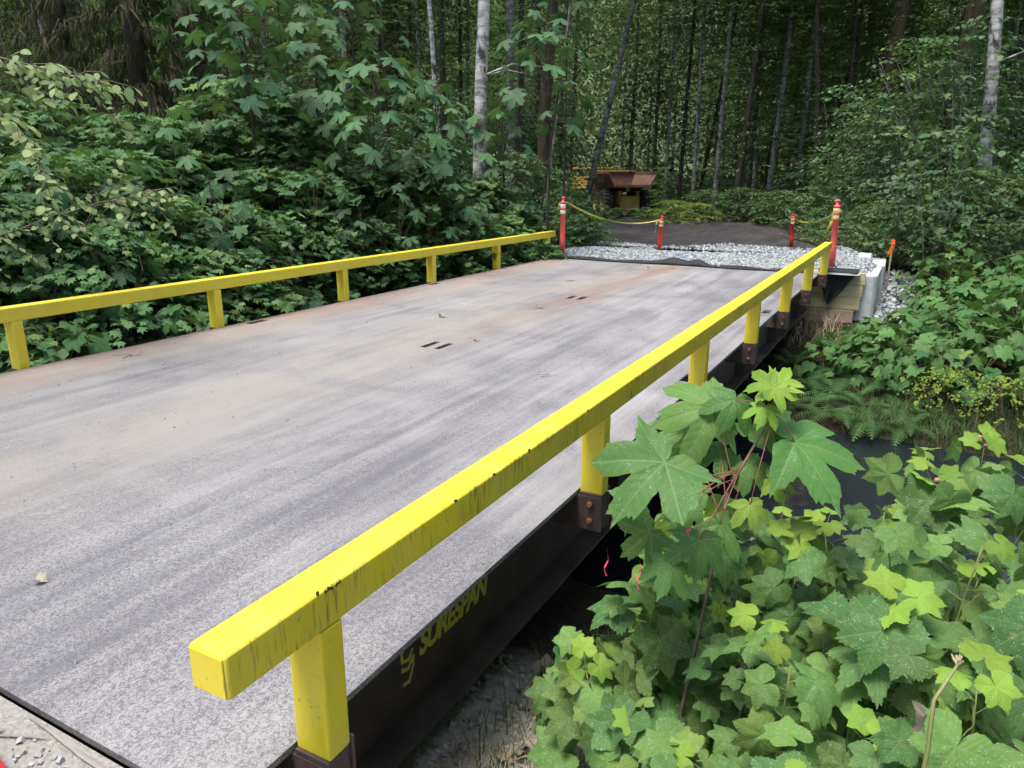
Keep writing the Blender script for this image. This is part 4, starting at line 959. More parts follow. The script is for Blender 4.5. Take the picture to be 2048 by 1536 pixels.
for (x, y, rx, h, n, s_) in [
  (3.55, 10.35, .62, .62, 46, .25), (4.15, 9.95, .66, .66, 50, .25), (4.75, 10.25, .75, .85, 56, .26), (3.85, 11.05, .60, .52, 40, .25), (4.55, 11.15, .75, .80, 54, .26),
  (5.35, 10.7, .80, 1.0, 60, .27), (5.25, 11.7, .85, 1.15, 62, .27), (4.75, 12.4, .62, .78, 46, .26), (5.95, 11.5, .9, 1.3, 64, .27), (5.9, 12.7, .95, 1.35, 64, .27),
  (4.95, 13.5, .75, 1.05, 52, .26), (6.7, 12.2, .95, 1.5, 64, .27), (5.6, 14.2, .9, 1.3, 56, .26), (4.35, 14.6, .7, .95, 46, .24), (3.05, 10.75, .5, .42, 28, .22), (5.0, 9.55, .45, .40, 24, .24), (6.6, 10.4, .8, .95, 46, .26), (4.3, 15.8, .9, 1.2, 50, .24), (3.95, 14.2, .5, .6, 26, .22), (3.35, 11.35, .5, .40, 30, .22), (3.85, 11.9, .5, .5, 34, .23), (3.3, 10.0, .55, .5, 34, .23), (4.2, 10.6, .7, .75, 46, .25), (4.25, 12.9, .6, .75, 40, .25), (4.5, 11.8, .7, .85, 46, .26), (2.85, 10.2, .5, .45, 28, .22), (6.3, 13.4, .95, 1.55, 66, .27), (5.4, 13.0, .85, 1.3, 60, .27), (7.2, 13.2, .95, 1.6, 60, .27), (6.0, 14.8, .95, 1.5, 56, .26), (7.3, 11.2, .9, 1.3, 52, .27), (6.0, 10.2, .7, .8, 44, .26), (3.6, 9.75, .5, .45, 30, .23), (4.6, 9.75, .55, .5, 34, .24), (5.5, 9.9, .6, .6, 36, .25)]:
    BANK.append((x, y, rx, h, n, s_))
BANK.sort(key=lambda q: px_of((q[0], q[1], 0))[0])
for i, (x, y, rx, h, n, s_) in enumerate(BANK):
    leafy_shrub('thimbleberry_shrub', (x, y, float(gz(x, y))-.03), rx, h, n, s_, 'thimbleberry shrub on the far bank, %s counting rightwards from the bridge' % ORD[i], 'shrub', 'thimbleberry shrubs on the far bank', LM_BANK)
def fern(root, n, ln, label, group, mat='fern'):
    e = empty('fern', tuple(root)); tag(e, label, 'fern', group)
    for k in range(n):
        az = 6.28*k/n+RNG.uniform(-.3, .3); L_ = ln*RNG.uniform(.75, 1.1); V = []; T = []; m_ = 17
        arch = RNG.uniform(.5, .9)
        def cp(t): return np.array([math.cos(az)*L_*t*.85, math.sin(az)*L_*t*.85, L_*(arch*t-.75*t*t)])
        sd = np.array([-math.sin(az), math.cos(az), 0])
        for j in range(m_):
            t = .12+.88*j/m_; c = cp(t); c2 = cp(t+.88/m_*.7); w_ = L_*.20*math.sin(math.pi*min(1, .12+t*.9))**.8
            for s in (-1, 1):
                b = len(V); tip = c+sd*s*w_+(c2-c)*1.1-np.array([0, 0, w_*.2]); V += [c, c2, (c2*.4+tip*.6)+(c2-c)*.12, tip]; T += [(b, b+1, b+2), (b, b+2, b+3)] if s > 0 else [(b, b+2, b+1), (b, b+3, b+2)]
        b = len(V)
        for j in range(9): t = j/8; V += [cp(t)-sd*.004, cp(t)+sd*.004]
        for j in range(8): T += [(b+2*j, b+2*j+1, b+2*j+3), (b+2*j, b+2*j+3, b+2*j+2)]
        link('frond', mesh_arrays('frond', V, T), M[mat], e)
FERNS = [(3.05, 9.3, .75), (3.45, 9.05, .7), (2.75, 9.75, .7), (3.9, 9.1, .6), (3.25, 9.75, .65), (2.4, 10.4, .6), (3.7, 9.5, .6), (2.2, 9.4, .7), (2.6, 8.95, .65), (4.3, 9.0, .55), (2.9, 11.0, .55), (1.9, 10.3, .7), (3.2, 8.75, .75), (3.6, 8.7, .7), (2.95, 9.9, .8), (4.0, 8.75, .6)]
FERNS.sort(key=lambda q: px_of((q[0], q[1], -1))[0])
for i, (x, y, l_) in enumerate(FERNS):
    fern((x, y, max(-1.5, float(gz(x, y)))), 9, l_, 'sword fern at the foot of the far bank, %s from the bridge' % ORD[i], 'ferns on the far bank')
for i, (x, y, l_) in enumerate(((-3.6, 5.9, .9), (-4.2, 7.0, .8), (-3.4, 8.3, .7))):
    fern((x, y, max(-1.45, float(gz(x, y)))+.3), 10, l_, 'dark fern below the left rail, %s from the near end' % ORD[i], 'ferns beside the left rail')
fern((2.95, 2.75, float(gz(2.95, 2.75))+.15), 7, .5, 'small fern in front of the dark water beside the girder', None)
n = 4200; x = RNG.uniform(3.3, 8.5, n); y = 8.42+RNG.beta(1.1, 2.5, n)*1.5; V, T = blades(on_ground(x, y), .10, .34, .010, 1.0)
tag(link('grass', mesh_arrays('grass', V, T), M['grass']), 'long green grass along the far edge of the creek', 'grass', kind='stuff')
n = 260; x = RNG.uniform(2.1, 2.9, n); y = RNG.uniform(10.9, 12.1, n); V, T = blades(on_ground(x, y), .10, .45, .008, 1.2)
tag(link('dead_grass', mesh_arrays('dead_grass', V, T), M['drygrass']), 'dry dead stalks under the far end of the bridge', 'straw', kind='stuff')

# ------------------------------------------------------------------ bushes built of flat sprays (vine maple, alder scrub)
def spray_bush(rx, h, n_spray, per, leaf, tpl, up=.35, shell=.55, low=.12, spread=.26, nst=5, dome=True):
    """returns foliage mesh arrays + stems MB, base at the origin"""
    a = RNG.uniform(0, 6.28, n_spray); u = RNG.random(n_spray)**shell
    hz = low+(1-low)*RNG.random(n_spray)**.75
    prof = np.sqrt(np.clip(1-((hz-.35)/.68)**2, .05, 1)) if dome else np.clip(1.05-hz*.75, .1, 1)
    C = np.stack([np.cos(a)*u*rx*prof, np.sin(a)*u*rx*prof, hz*h], 1)
    Pn, yaw, tilt, S = [], [], [], []
    for k in range(n_spray):
        m_ = per; t = np.linspace(-.5, .6, m_); sd = np.where(np.arange(m_) % 2, 1, -1)
        az = a[k]+RNG.normal(0, .6); dx, dy = math.cos(az), math.sin(az); q = spread*RNG.uniform(.7, 1.3)
        ofs = sd*q*.28*RNG.uniform(.5, 1.1, m_)
        px = C[k, 0]+dx*t*q*2-dy*ofs; py = C[k, 1]+dy*t*q*2+dx*ofs; pz = C[k, 2]-.10*q*(t+.5)**2*3+RNG.normal(0, .02, m_)+up*q*t*.3
        Pn.append(np.stack([px, py, pz], 1)); yaw.append(az-math.pi/2-sd*.7+RNG.normal(0, .35, m_)); tilt.append(RNG.normal(-.28, .22, m_)); S.append(leaf*RNG.uniform(.65, 1.15, m_))
    Pn, yaw, tilt, S = map(np.concatenate, (Pn, yaw, tilt, S))
    V, T = scatter(tpl, Pn, yaw, tilt, RNG.normal(0, .25, len(Pn)), S)
    st = MB()
    for k in range(nst):
        b = RNG.uniform(0, 6.28); q = np.array([math.cos(b)*rx*.6, math.sin(b)*rx*.6, h*RNG.uniform(.7, .95)]); st.tube(bez((math.cos(b)*.08, math.sin(b)*.08, -.15), q*[.35, .35, .65], q, 6), list(np.linspace(.018, .005, 6)*(.6+h*.18)), 5, False)
    for k in range(0, n_spray, 3):
        c = C[k]; st.tube([(c[0]*.45, c[1]*.45, c[2]*.8), c*[.8, .8, .97], c], [.006, .004, .003], 3, False)
    return (V, T), st
def bush_variant(name, leafmat, stemmat, **kw):
    (V, T), st = spray_bush(**kw); f = mesh_arrays(name+'_foliage', V, T); f.materials.append(M[leafmat]); s_ = st.mesh(name+'_stem'); s_.materials.append(M[stemmat]); return f, s_, kw['h']
VB = [bush_variant('vine', 'vine', 'twig', rx=1.0, h=1.3, n_spray=120, per=11, leaf=.085, tpl=VINE_T),
      bush_variant('vine', 'vine', 'twig', rx=1.15, h=2.0, n_spray=180, per=11, leaf=.088, tpl=VINE_T),
      bush_variant('vine', 'vine', 'twig', rx=1.3, h=2.8, n_spray=240, per=11, leaf=.09, tpl=VINE_T),
      bush_variant('vine', 'vine', 'twig', rx=1.5, h=3.7, n_spray=290, per=11, leaf=.095, tpl=VINE_T)]
SB = [bush_variant('scrub', 'shrubdark', 'twig', rx=1.1, h=1.4, n_spray=120, per=10, leaf=.11, tpl=OV_T, spread=.24),
      bush_variant('scrub', 'shrubdark', 'twig', rx=1.4, h=2.4, n_spray=170, per=10, leaf=.12, tpl=OV_T, spread=.28),
      bush_variant('scrub', 'shrubdark', 'bark_grey', rx=1.7, h=4.2, n_spray=230, per=10, leaf=.12, tpl=OV_T, spread=.34)]
LB = bush_variant('lime', 'lime', 'twig', rx=.55, h=.6, n_spray=90, per=9, leaf=.045, tpl=OV_T, spread=.10)
LB2 = bush_variant('lime', 'lime', 'twig', rx=1.0, h=1.3, n_spray=90, per=10, leaf=.10, tpl=OV_T, spread=.22)
def put_bush(name, var, x, y, h, label, cat, group, sink=.05, wide=1.0, z=None):
    z0 = float(gz(x, y))-sink if z is None else z; e = empty(name, (x, y, z0), RNG.uniform(0, 6.28)); s_ = h/var[2]; e.scale = (wide*max(s_, .75), wide*max(s_, .75), s_)
    tag(e, label, cat, group); f = link('foliage', var[0], None, e); f['kind'] = 'stuff'; link('stem', var[1], None, e); return e
def best(vars_, h): return min(vars_, key=lambda v: abs(v[2]-h))
def col(px, depth):
    p = at(px, 600, depth); d = p-CAM; k = depth/np.linalg.norm(d[:2])*math.cos(0); return p[0], p[1]
def top_h(px, vtop, depth, x, y): return at(px, vtop, depth)[2]-float(gz(x, y))
# left thicket: photo column, top row, distance
VM = [(-60, 330, 8.6), (40, 380, 8.0), (30, 250, 10.0), (130, 300, 9.2), (200, 440, 8.6), (250, 290, 10.4), (330, 380, 9.8), (330, 230, 12.0), (400, 470, 9.8), (430, 240, 12.6), (480, 400, 10.8), (520, 170, 13.6), (560, 330, 11.8), (620, 230, 13.6), (640, 430, 11.6),
      (690, 320, 12.6), (770, 310, 13.0), (740, 420, 12.2), (850, 330, 13.2), (830, 450, 12.8), (900, 400, 13.6), (930, 460, 13.2), (990, 420, 14.4), (1040, 470, 14.4), (960, 350, 15.4), (1060, 400, 15.8), (130, 200, 12.5), (0, 180, 13.0), (680, 190, 15.5), (-120, 260, 9.5)]
VM.sort()
for i, (px_, vt, dp) in enumerate(VM):
    x, y = col(px_, dp); h = max(.7, top_h(px_, vt, dp, x, y))
    put_bush('vine_maple', best(VB, h), x, y, h, 'vine maple bush behind the left rail, %s counting from the left edge' % ORD[i], 'shrub', 'vine maples behind the left rail', wide=.95)
# low creekside growth just beyond the left rail
LOW = [(-20, 640, 6.0), (90, 600, 6.9), (180, 580, 7.6), (300, 560, 8.4), (500, 520, 9.6), (600, 500, 10.4), (780, 480, 11.6), (880, 470, 12.4), (960, 465, 13.0), (1045, 480, 13.8), (240, 530, 8.8), (420, 500, 9.6), (700, 480, 11.4)]
LOW.sort()
for i, (px_, vt, dp) in enumerate(LOW):
    dp += 1.0; x, y = col(px_, dp); z0 = at(px_, vt+12, dp)[2]
    put_bush('creekside_bush', SB[0] if i % 2 else VB[0], x, y, 1.25, 'low creekside bush against the left rail, %s from the left edge' % ORD[i], 'shrub', 'low bushes against the left rail', z=z0-1.25)
for i, (px_, vt, dp) in enumerate(((110, 640, 6.6), (560, 560, 9.7), (900, 440, 12.6), (970, 430, 13.0), (820, 520, 11.6), (380, 600, 8.0))):
    dp += .5; x, y = col(px_, dp); z0 = at(px_, vt+10, dp)[2]
    leafy_shrub('thimbleberry_shrub', (x, y, z0-.55), .5, .6, 22, .24, 'pale broad-leaved thimbleberry rising above the left rail, %s in depth' % ORD[i], 'shrub', 'thimbleberries beside the left rail', LM_BANK)
for i, (px_, vt, dp) in enumerate(((60, 300, 8.4), (250, 470, 8.4), (300, 330, 9.4), (470, 350, 10.2), (560, 460, 10.2), (640, 330, 11.4), (700, 400, 11.6), (800, 380, 12.0), (870, 370, 12.6), (150, 380, 8.4), (380, 260, 11.2), (950, 400, 13.2))):
    x, y = col(px_, dp); z0 = at(px_, vt, dp)[2]
    leafy_shrub('maple_shoot', (x, y, z0-1.2), .55, 1.25, 20, .36, 'young maple shoot with broad leaves in the left thicket, %s of twelve' % ORD[i], 'shrub', 'maple shoots in the left thicket', LM_MAPLE, 'twig', 5)
# bigleaf maple saplings standing above the thicket, tiers of large leaves
def maple_sapling(px_, vtop, vlow, dp, hw, n, label, size=.41):
    x, y = col(px_, dp); z0 = float(gz(x, y)); e = empty('maple_sapling', (x, y, z0)); tag(e, label, 'sapling', 'bigleaf maple saplings')
    zt = at(px_, vtop, dp)[2]-z0; zl = max(.6, at(px_, vlow, dp)[2]-z0); st = MB(); R = hw*dp/FPX
    st.tube(bez((0, 0, -.1), (RNG.normal(0, .15), RNG.normal(0, .15), zt*.5), (0, 0, zt*.97), 8), list(np.linspace(.035, .008, 8)), 6)
    for k in range(n):
        f = (k+.5)/n; z = zl+(zt-zl)*f; r_ = R*(1.05-.55*f)*RNG.uniform(.35, 1.05); a = k*2.4+RNG.normal(0, .4)
        q = np.array([math.cos(a)*r_, math.sin(a)*r_, z+RNG.normal(0, .08)])
        st.tube([(0, 0, max(.2, z-.25)), q*[.5, .5, 1]+[0, 0, -.03], q], [.008, .005, .003], 4, False)
        leaf_at(LM_MAPLE, q, a-math.pi/2+RNG.normal(0, .3), RNG.normal(-.5, .2), RNG.normal(0, .2), size*RNG.uniform(.42, .72), e)
    st.build('stem', M['bark_dark'], e, smooth=True)
for i, a in enumerate([(770, 130, 330, 12.4, 130, 56, 'bigleaf maple sapling with big leaves left of the white trunk'), (660, 90, 250, 13.4, 110, 44, 'taller bigleaf maple sapling left of the leafy tiered one'), (530, -60, 260, 12.0, 130, 52, 'tall bigleaf maple sapling over the dark conifer'),
      (1085, 60, 250, 15.0, 120, 44, 'bigleaf maple sapling right of the white trunk'), (880, 180, 330, 13.4, 90, 34, 'bigleaf maple sapling in front of the white trunk'), (890, 300, 400, 12.8, 60, 20, 'low bigleaf maple sapling below the white trunk'), (600, -80, 110, 14.5, 140, 46, 'bigleaf maple sapling at the top edge, left'), (1000, 230, 420, 15.6, 90, 34, 'bigleaf maple sapling right beside the white trunk base'), (440, 20, 200, 14.0, 90, 30, 'bigleaf maple sapling leaning over the thicket'), (730, -40, 130, 15.5, 120, 44, 'bigleaf maple sapling at the top edge left of the white trunk'), (1120, -60, 120, 17.5, 110, 40, 'bigleaf maple sapling at the top edge right of the white trunk')]):
    maple_sapling(*a)

# ------------------------------------------------------------------ right hand and road edge scrub
RS = [(1330, 395, 27, 1.6), (1400, 375, 29, 0), (1470, 370, 27, 0), (1540, 375, 24, 0), (1610, 380, 22, 0), (1680, 380, 20, 0), (1740, 400, 17.5, 0), (1760, 330, 21, 0), (1660, 330, 25, 0), (1560, 335, 30, 0), (1440, 345, 34, 0), (1340, 350, 36, 0),
      (1830, 350, 18, 0), (1900, 330, 17, 0), (1980, 360, 16.5, 0), (2050, 330, 17, 0), (2110, 300, 16, 0), (1700, 450, 16.6, 0), (1640, 440, 18.5, 0), (1780, 440, 15.6, 0), (1860, 420, 15, 0), (2040, 430, 14, 0), (1950, 440, 15.5, 0), (1820, 300, 24, 0), (1950, 300, 20, 0), (2060, 290, 19, 0)]
RS.sort()
for i, (px_, vt, dp, _) in enumerate(RS):
    x, y = col(px_, dp); h = max(.8, top_h(px_, vt, dp, x, y))
    put_bush('road_edge_bush', best(SB, h), x, y, h, 'leafy scrub bush beyond the road, %s counting rightwards from the truck' % ORD[i], 'shrub', 'scrub along the road and right bank', wide=1.05)
for i, (px_, vt, dp) in enumerate(((1335, 395, 25), (1385, 400, 24))):
    x, y = col(px_, dp); put_bush('lime_bush', LB2, x, y, max(.8, top_h(px_, vt, dp, x, y)), ('yellow-green bush nearest the dump truck', 'yellow-green bush at the road bend right of the truck')[i], 'shrub', 'yellow-green bushes at the road bend')
for i, (x, y) in enumerate(((4.35, 9.35), (5.0, 9.2), (5.6, 9.6))):
    put_bush('lime_shrub', LB, x, y, .55, 'small yellow-green shrub over the creek grass, %s from the ferns' % ORD[i], 'shrub', 'yellow-green shrubs over the creek')
OS = [bush_variant('broadleaf', 'broad', 'bark_grey', rx=1.25, h=3.0, n_spray=62, per=9, leaf=.165, tpl=[tmpl(ovate(6, .36, 0, .12, c, 3)) for c in (.1, .3)], spread=.30, nst=4), bush_variant('broadleaf', 'broad', 'bark_grey', rx=1.0, h=4.2, n_spray=70, per=8, leaf=.15, tpl=[tmpl(ovate(6, .34, 0, .12, c, 4)) for c in (.1, .3)], spread=.34, nst=4)]
for i, (px_, vt, dp, k_) in enumerate(((1850, 250, 14.5, 0), (1915, 200, 19.5, 0), (1790, 330, 15.5, 0), (2075, 160, 14.5, 1), (1720, 200, 21, 1), (1640, 180, 24, 1), (1880, 60, 19, 1), (2060, 60, 17, 1))):
    x, y = col(px_, dp); h = top_h(px_, vt, dp, x, y); put_bush('broadleaf_sapling', OS[k_], x, y, h, 'open-branched broadleaf sapling right of the road, %s counting rightwards' % ORD[sorted([1640, 1720, 1790, 1850, 1880, 1915, 2075, 2060]).index(px_)], 'sapling', 'broadleaf saplings right of the road', wide=.9)
# scrub left of the road, around the truck
for i, (px_, vt, dp) in enumerate(((1165, 430, 19), (1125, 370, 18), (1140, 395, 24), (1095, 330, 20), (1165, 450, 16.2), (1030, 300, 20), (1150, 400, 34), (1165, 420, 40), (1228, 432, 41.5), (1292, 420, 42), (1262, 440, 41.0), (1198, 412, 37), (1285, 410, 39.5))):
    x, y = col(px_, dp); h = max(.8, top_h(px_, vt, dp, x, y)); put_bush('road_edge_bush', best(SB if i % 2 else VB, h), x, y, h, 'dark leafy bush left of the dirt road, %s of its row' % ORD[i], 'shrub', 'bushes left of the dirt road', wide=.8)

# ------------------------------------------------------------------ trees
def crown_variant(rx, h, n, leaf, tpl, mat, per=9, spread=.5, low=0.0, dome=True):
    (V, T), st = spray_bush(rx=rx, h=h, n_spray=n, per=per, leaf=leaf, tpl=tpl, low=low, spread=spread, nst=0, shell=.5, dome=dome)
    f = mesh_arrays('crown', V, T); f.materials.append(M[mat]); b = st.mesh('branch'); b.materials.append(M['bark_dark']); return f, b, h
CR = [crown_variant(2.2, 9, 520, .125, HEX_T, 'crown', 13, .5), crown_variant(2.6, 11, 620, .13, HEX_T, 'crown', 13, .55), crown_variant(1.9, 8, 420, .12, HEX_T, 'crown', 12, .45)]
CRD = [crown_variant(2.2, 10, 420, .13, HEX_T, 'shrubdark', 10, .5)]
SHOOT = [crown_variant(1.5, 9, 110, .11, HEX_T, 'crown', 9, .42, 0.0, False), crown_variant(1.8, 8, 120, .12, HEX_T, 'shrubdark', 9, .45, 0.0, False)]
def trunk_mesh(name, h, r, bend, mat, seed, n=10):
    r_ = np.random.default_rng(seed); pts = []; q = np.array([0., 0.])
    for i in range(n+1):
        t = i/n; pts.append((q[0], q[1], h*t-.3)); q = q+r_.normal(0, bend*h/n, 2)
    m_ = MB(); rr = [r*(1.25 if i == 0 else 1)*(1-.62*i/n) for i in range(n+1)]; m_.tube(pts, rr, 9)
    for k in range(7):                                       # dead stubs
        f = r_.uniform(.12, .6); i = int(f*n); a = r_.uniform(0, 6.28); l_ = r_.uniform(.3, 1.4); p = np.array(pts[i])
        m_.tube([p, p+[math.cos(a)*l_*.5, math.sin(a)*l_*.5, l_*.15], p+[math.cos(a)*l_, math.sin(a)*l_, l_*.1]], [r*.16, r*.10, r*.04], 4, False)
    m_ = m_.mesh(name, smooth=True); m_.materials.append(M[mat]); return m_
def tree(name, px_, v, dp, wpx, h, mat, label, group, lean=0, crown=None, cz=.45, seed=0):
    """trunk seen at photo column px_ at row v"""
    p = at(px_, v, dp); x, y = p[0], p[1]; z0 = float(gz(x, y)); k = max(.3, p[2]-z0)
    x -= RT[0]*lean*k; y -= RT[1]*lean*k; z0 = float(gz(x, y))
    e = empty(name, (x, y, z0)); tag(e, label, 'tree', group); e.rotation_euler = (0, 0, 0)
    tr = link('trunk', trunk_mesh('trunk', h, wpx*dp/FPX/2, .012, mat, seed), None, e)
    tr.rotation_mode = 'QUATERNION'; tr.rotation_quaternion = Vector((0, 0, 1)).rotation_difference(Vector((RT[0]*lean, RT[1]*lean, 1)).normalized())
    if crown is not None:
        c = link('crown', crown[0], None, e); c['kind'] = 'stuff'; c.location = (RT[0]*lean*h*cz, RT[1]*lean*h*cz, h*cz); c.rotation_euler = (0, 0, seed*1.7); s_ = h*(1-cz)*1.08/crown[2]; c.scale = (s_, s_, s_)
        b = link('branch', crown[1], None, e); b['kind'] = 'stuff'; b.location = c.location; b.rotation_euler = c.rotation_euler; b.scale = c.scale
    if dp > 18:
        c = link('side_shoots', SHOOT[seed % 2][0], None, e); c['kind'] = 'stuff'; c.location = (RT[0]*lean*h*.25, RT[1]*lean*h*.25, 1.0); c.rotation_euler = (0, 0, seed*2.1); c.scale = (1, 1, 1.1)
        b = link('side_branch', SHOOT[seed % 2][1], None, e); b['kind'] = 'stuff'; b.location = c.location; b.rotation_euler = c.rotation_euler; b.scale = c.scale
    return e
TREES = [ # column, row, depth, width px, height, bark, lean, text
 (962, 150, 14.5, 31, 15, 'bark_pale', .03, 'white-barked alder with the thickest pale trunk left of the road'),
 (1976, 230, 17.5, 29, 15, 'bark_pale', -.10, 'white-barked alder on the right edge above the far bank'),
 (862, 60, 20, 13, 14, 'bark_pale', -.05, 'slim white-barked alder left of the thick pale trunk'),
 (884, 60, 22, 17, 16, 'bark_dark', .0, 'dark straight trunk just right of the slim pale alder'),
 (1021, 80, 21, 20, 16, 'bark_grey', .0, 'grey trunk right of the thick pale alder'),
 (1044, 80, 23, 16, 16, 'bark_dark', .0, 'dark trunk touching the grey one near the photo middle'),
 (1098, 100, 19, 27, 17, 'bark_brown', .05, 'stout dark brown trunk left of the truck'),
 (1222, 200, 30, 15, 16, 'bark_grey', .22, 'leaning grey alder in front of the dump truck'),
 (1105, 320, 15.2, 7, 7, 'bark_grey', .10, 'thin leaning sapling behind the left tall delineator'),
 (1080, 420, 15.0, 5, 6, 'bark_dark', .14, 'thinner dark sapling left of the delineator'),
 (1375, 200, 32, 10, 17, 'bark_dark', .02, 'dark trunk above the short left delineator'),
 (1399, 150, 29, 9, 17, 'bark_grey', -.01, 'slim spotted trunk behind the road, left of the grey pair'),
 (1428, 240, 33, 9, 15, 'bark_brown', .14, 'mossy leaning trunk behind the road bend'),
 (1449, 120, 28, 11, 17, 'bark_grey', .0, 'pale grey straight alder behind the road bend'),
 (1500, 220, 31, 12, 18, 'bark_dark', .07, 'dark trunk leaning against its twin'),
 (1512, 120, 27, 13, 18, 'bark_dark', .06, 'dark speckled trunk, the front one of a close pair'),
 (1566, 150, 28, 12, 17, 'bark_grey', .03, 'grey trunk midway between the short delineators'),
 (1545, 280, 34, 9, 15, 'bark_brown', .10, 'mossy trunk leaning behind the grey one'),
 (1632, 120, 26, 11, 17, 'bark_dark', -.12, 'dark trunk leaning to the left above the right short delineator'),
 (1668, 260, 35, 10, 15, 'bark_brown', .12, 'mossy trunk leaning right in the deep forest'),
 (1702, 130, 27, 11, 17, 'bark_dark', -.03, 'dark straight trunk above the right tall delineator'),
 (1747, 90, 31, 10, 16, 'bark_grey', -.02, 'grey trunk left of the big brown tree'),
 (1782, 150, 25, 29, 19, 'bark_brown', .05, 'big brown mossy tree right of the road'),
 (1922, 150, 22, 42, 20, 'bark_brown', .05, 'massive shaggy brown cedar trunk left of the white alder'),
 (2040, 120, 24, 16, 16, 'bark_dark', .0, 'dark trunk at the right edge of the photo'),
 (1830, 80, 33, 12, 17, 'bark_dark', .0, 'dark trunk between the two big brown trees'),
 (105, 40, 17, 44, 18, 'bark_brown', .0, 'big mossy trunk at the upper left corner'),
 (690, 200, 21, 14, 15, 'bark_grey', .0, 'grey trunk behind the bigleaf maple saplings'),
 (777, 250, 15.5, 8, 7, 'bark_dark', -.03, 'thin sapling trunk amid the vine maples'),
 (1318, 150, 49, 9, 17, 'bark_dark', .0, 'far dark trunk right above the dump truck'),
 (1345, 120, 48, 9, 17, 'bark_grey', .0, 'far grey trunk right of the dump truck'),
 (1270, 120, 52, 10, 17, 'bark_dark', .0, 'far dark trunk above the truck box'),
 (1150, 150, 36, 9, 16, 'bark_dark', .03, 'dark trunk left of the truck cab'),
 (1600, 120, 40, 10, 17, 'bark_dark', .02, 'far dark trunk left of the left-leaning one'),
 (1480, 120, 44, 10, 17, 'bark_dark', -.02, 'far dark trunk between pale grey alder and the dark pair'),
 (920, 120, 30, 10, 16, 'bark_dark', .0, 'dark trunk just left of the thick pale alder')]
for i, (px_, v, dp, wp, h, bk, ln, lab) in enumerate(TREES):
    tree('alder_tree' if 'alder' in lab else 'tree', px_, v, dp, wp, h, bk, lab, 'trees one can tell apart behind the bridge', ln, None if h < 9 else (CRD[0] if dp < 20 else CR[i % 3]), .42 if dp > 24 else .55, i)
# the deeper forest: trees nobody could tell apart
FAR_LAB = 'slender tree of the deep forest, behind the marked trunks or unseen around the opening'
k = 0; tpool = [trunk_mesh('trunk', 16, .11, .012, b, 200+j) for j, b in enumerate(('bark_dark', 'bark_grey', 'bark_grey', 'bark_pale'))]
for j in range(150):
    px_ = RNG.uniform(-150, 2200); dp = RNG.uniform(30, 62); x, y = col(px_, dp)
    if abs(x-float(road_mid(np.array(y)))) < 3.4 and y < 52: continue
    if 1110 < px_ < 1345 and dp < 50: continue
    e = empty('forest_tree', (x, y, float(gz(x, y))-.1), RNG.uniform(0, 6.28)); s_ = RNG.uniform(.85, 1.25); e.scale = (s_,)*3
    tag(e, FAR_LAB, 'tree', 'deep forest trees'); link('trunk', tpool[k % 4], None, e); c = link('crown', CR[k % 3][0], None, e); c['kind'] = 'stuff'; c.location = (0, 0, RNG.uniform(1.2, 5)); c.rotation_euler = (0, 0, k); k += 1
for j in range(34):                                        # unseen trees of the same wood, added to shade the opening from around
    a = j/34*6.283; d_ = RNG.uniform(11, 17); x, y = 1.5+math.cos(a)*d_, 3+math.sin(a)*d_*1.25
    q = px_of((x, y, 1.0))
    if (q[2] > 0 and -250 < q[0] < 2300) or (abs(x) < 5 and y < 0): continue
    e = empty('forest_tree', (x, y, float(gz(x, y))-.1), RNG.uniform(0, 6.28)); s_ = RNG.uniform(1.0, 1.35); e.scale = (s_,)*3
    tag(e, FAR_LAB, 'tree', 'deep forest trees'); link('trunk', tpool[j % 4], None, e)
    for zc in (.8, 6.0): c = link('crown', CR[j % 3][0], None, e); c['kind'] = 'stuff'; c.location = (0, 0, zc); c.rotation_euler = (0, 0, j+zc); c.scale = (1.25, 1.25, 1)
# understory in the forest, behind the roadside rows
for j in range(150):
    px_ = RNG.uniform(-200, 2250); dp = RNG.uniform(19, 56); x, y = col(px_, dp)
    if abs(x-float(road_mid(np.array(y)))) < 4.4 and y < 50: continue
    if 1100 < px_ < 1350 and dp < 49: continue
    h = RNG.uniform(1.6, 5.2)
    put_bush('understory_bush', SB[2] if h > 3 else SB[1], x, y, h, 'leafy understory bush in the shade of the deep forest', 'shrub', 'understory bushes of the deep forest', wide=1.1)
# far wood beyond, one mass of leaves
n = 200000; px = RNG.uniform(-500, 2600, n); dp = RNG.uniform(50, 92, n); P = CAM[None]+dp[:, None]*(np.array([FW[0], FW[1], 0])[None]/math.cos(PITCH)*1.0+RT[None]*((px-1024)/FPX)[:, None]*[1, 1, 0])
P[:, 2] = gz(P[:, 0], P[:, 1])+20*RNG.random(n)**1.15
V, T = scatter(HEX_T, P, RNG.uniform(0, 6.28, n), RNG.normal(-.5, .5, n), RNG.normal(0, .4, n), RNG.uniform(.22, .42, n))
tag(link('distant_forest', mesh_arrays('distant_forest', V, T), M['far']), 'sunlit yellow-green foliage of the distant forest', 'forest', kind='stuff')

# wooded valley side far behind
A, R_ = np.meshgrid(np.linspace(-1.35, 1.25, 260), np.linspace(100, 260, 70), indexing='ij'); base_a = math.atan2(FW[1], FW[0])
X, Y = CAM[0]+np.cos(base_a+A)*R_, CAM[1]+np.sin(base_a+A)*R_
tag(sheet('hillside', X, Y, -2+85*sstep(100, 260, R_)**.9+RNG.normal(0, 1.3, X.shape)+2*np.sin(X*.31)*np.sin(Y*.27), M['hill']), kind='structure')

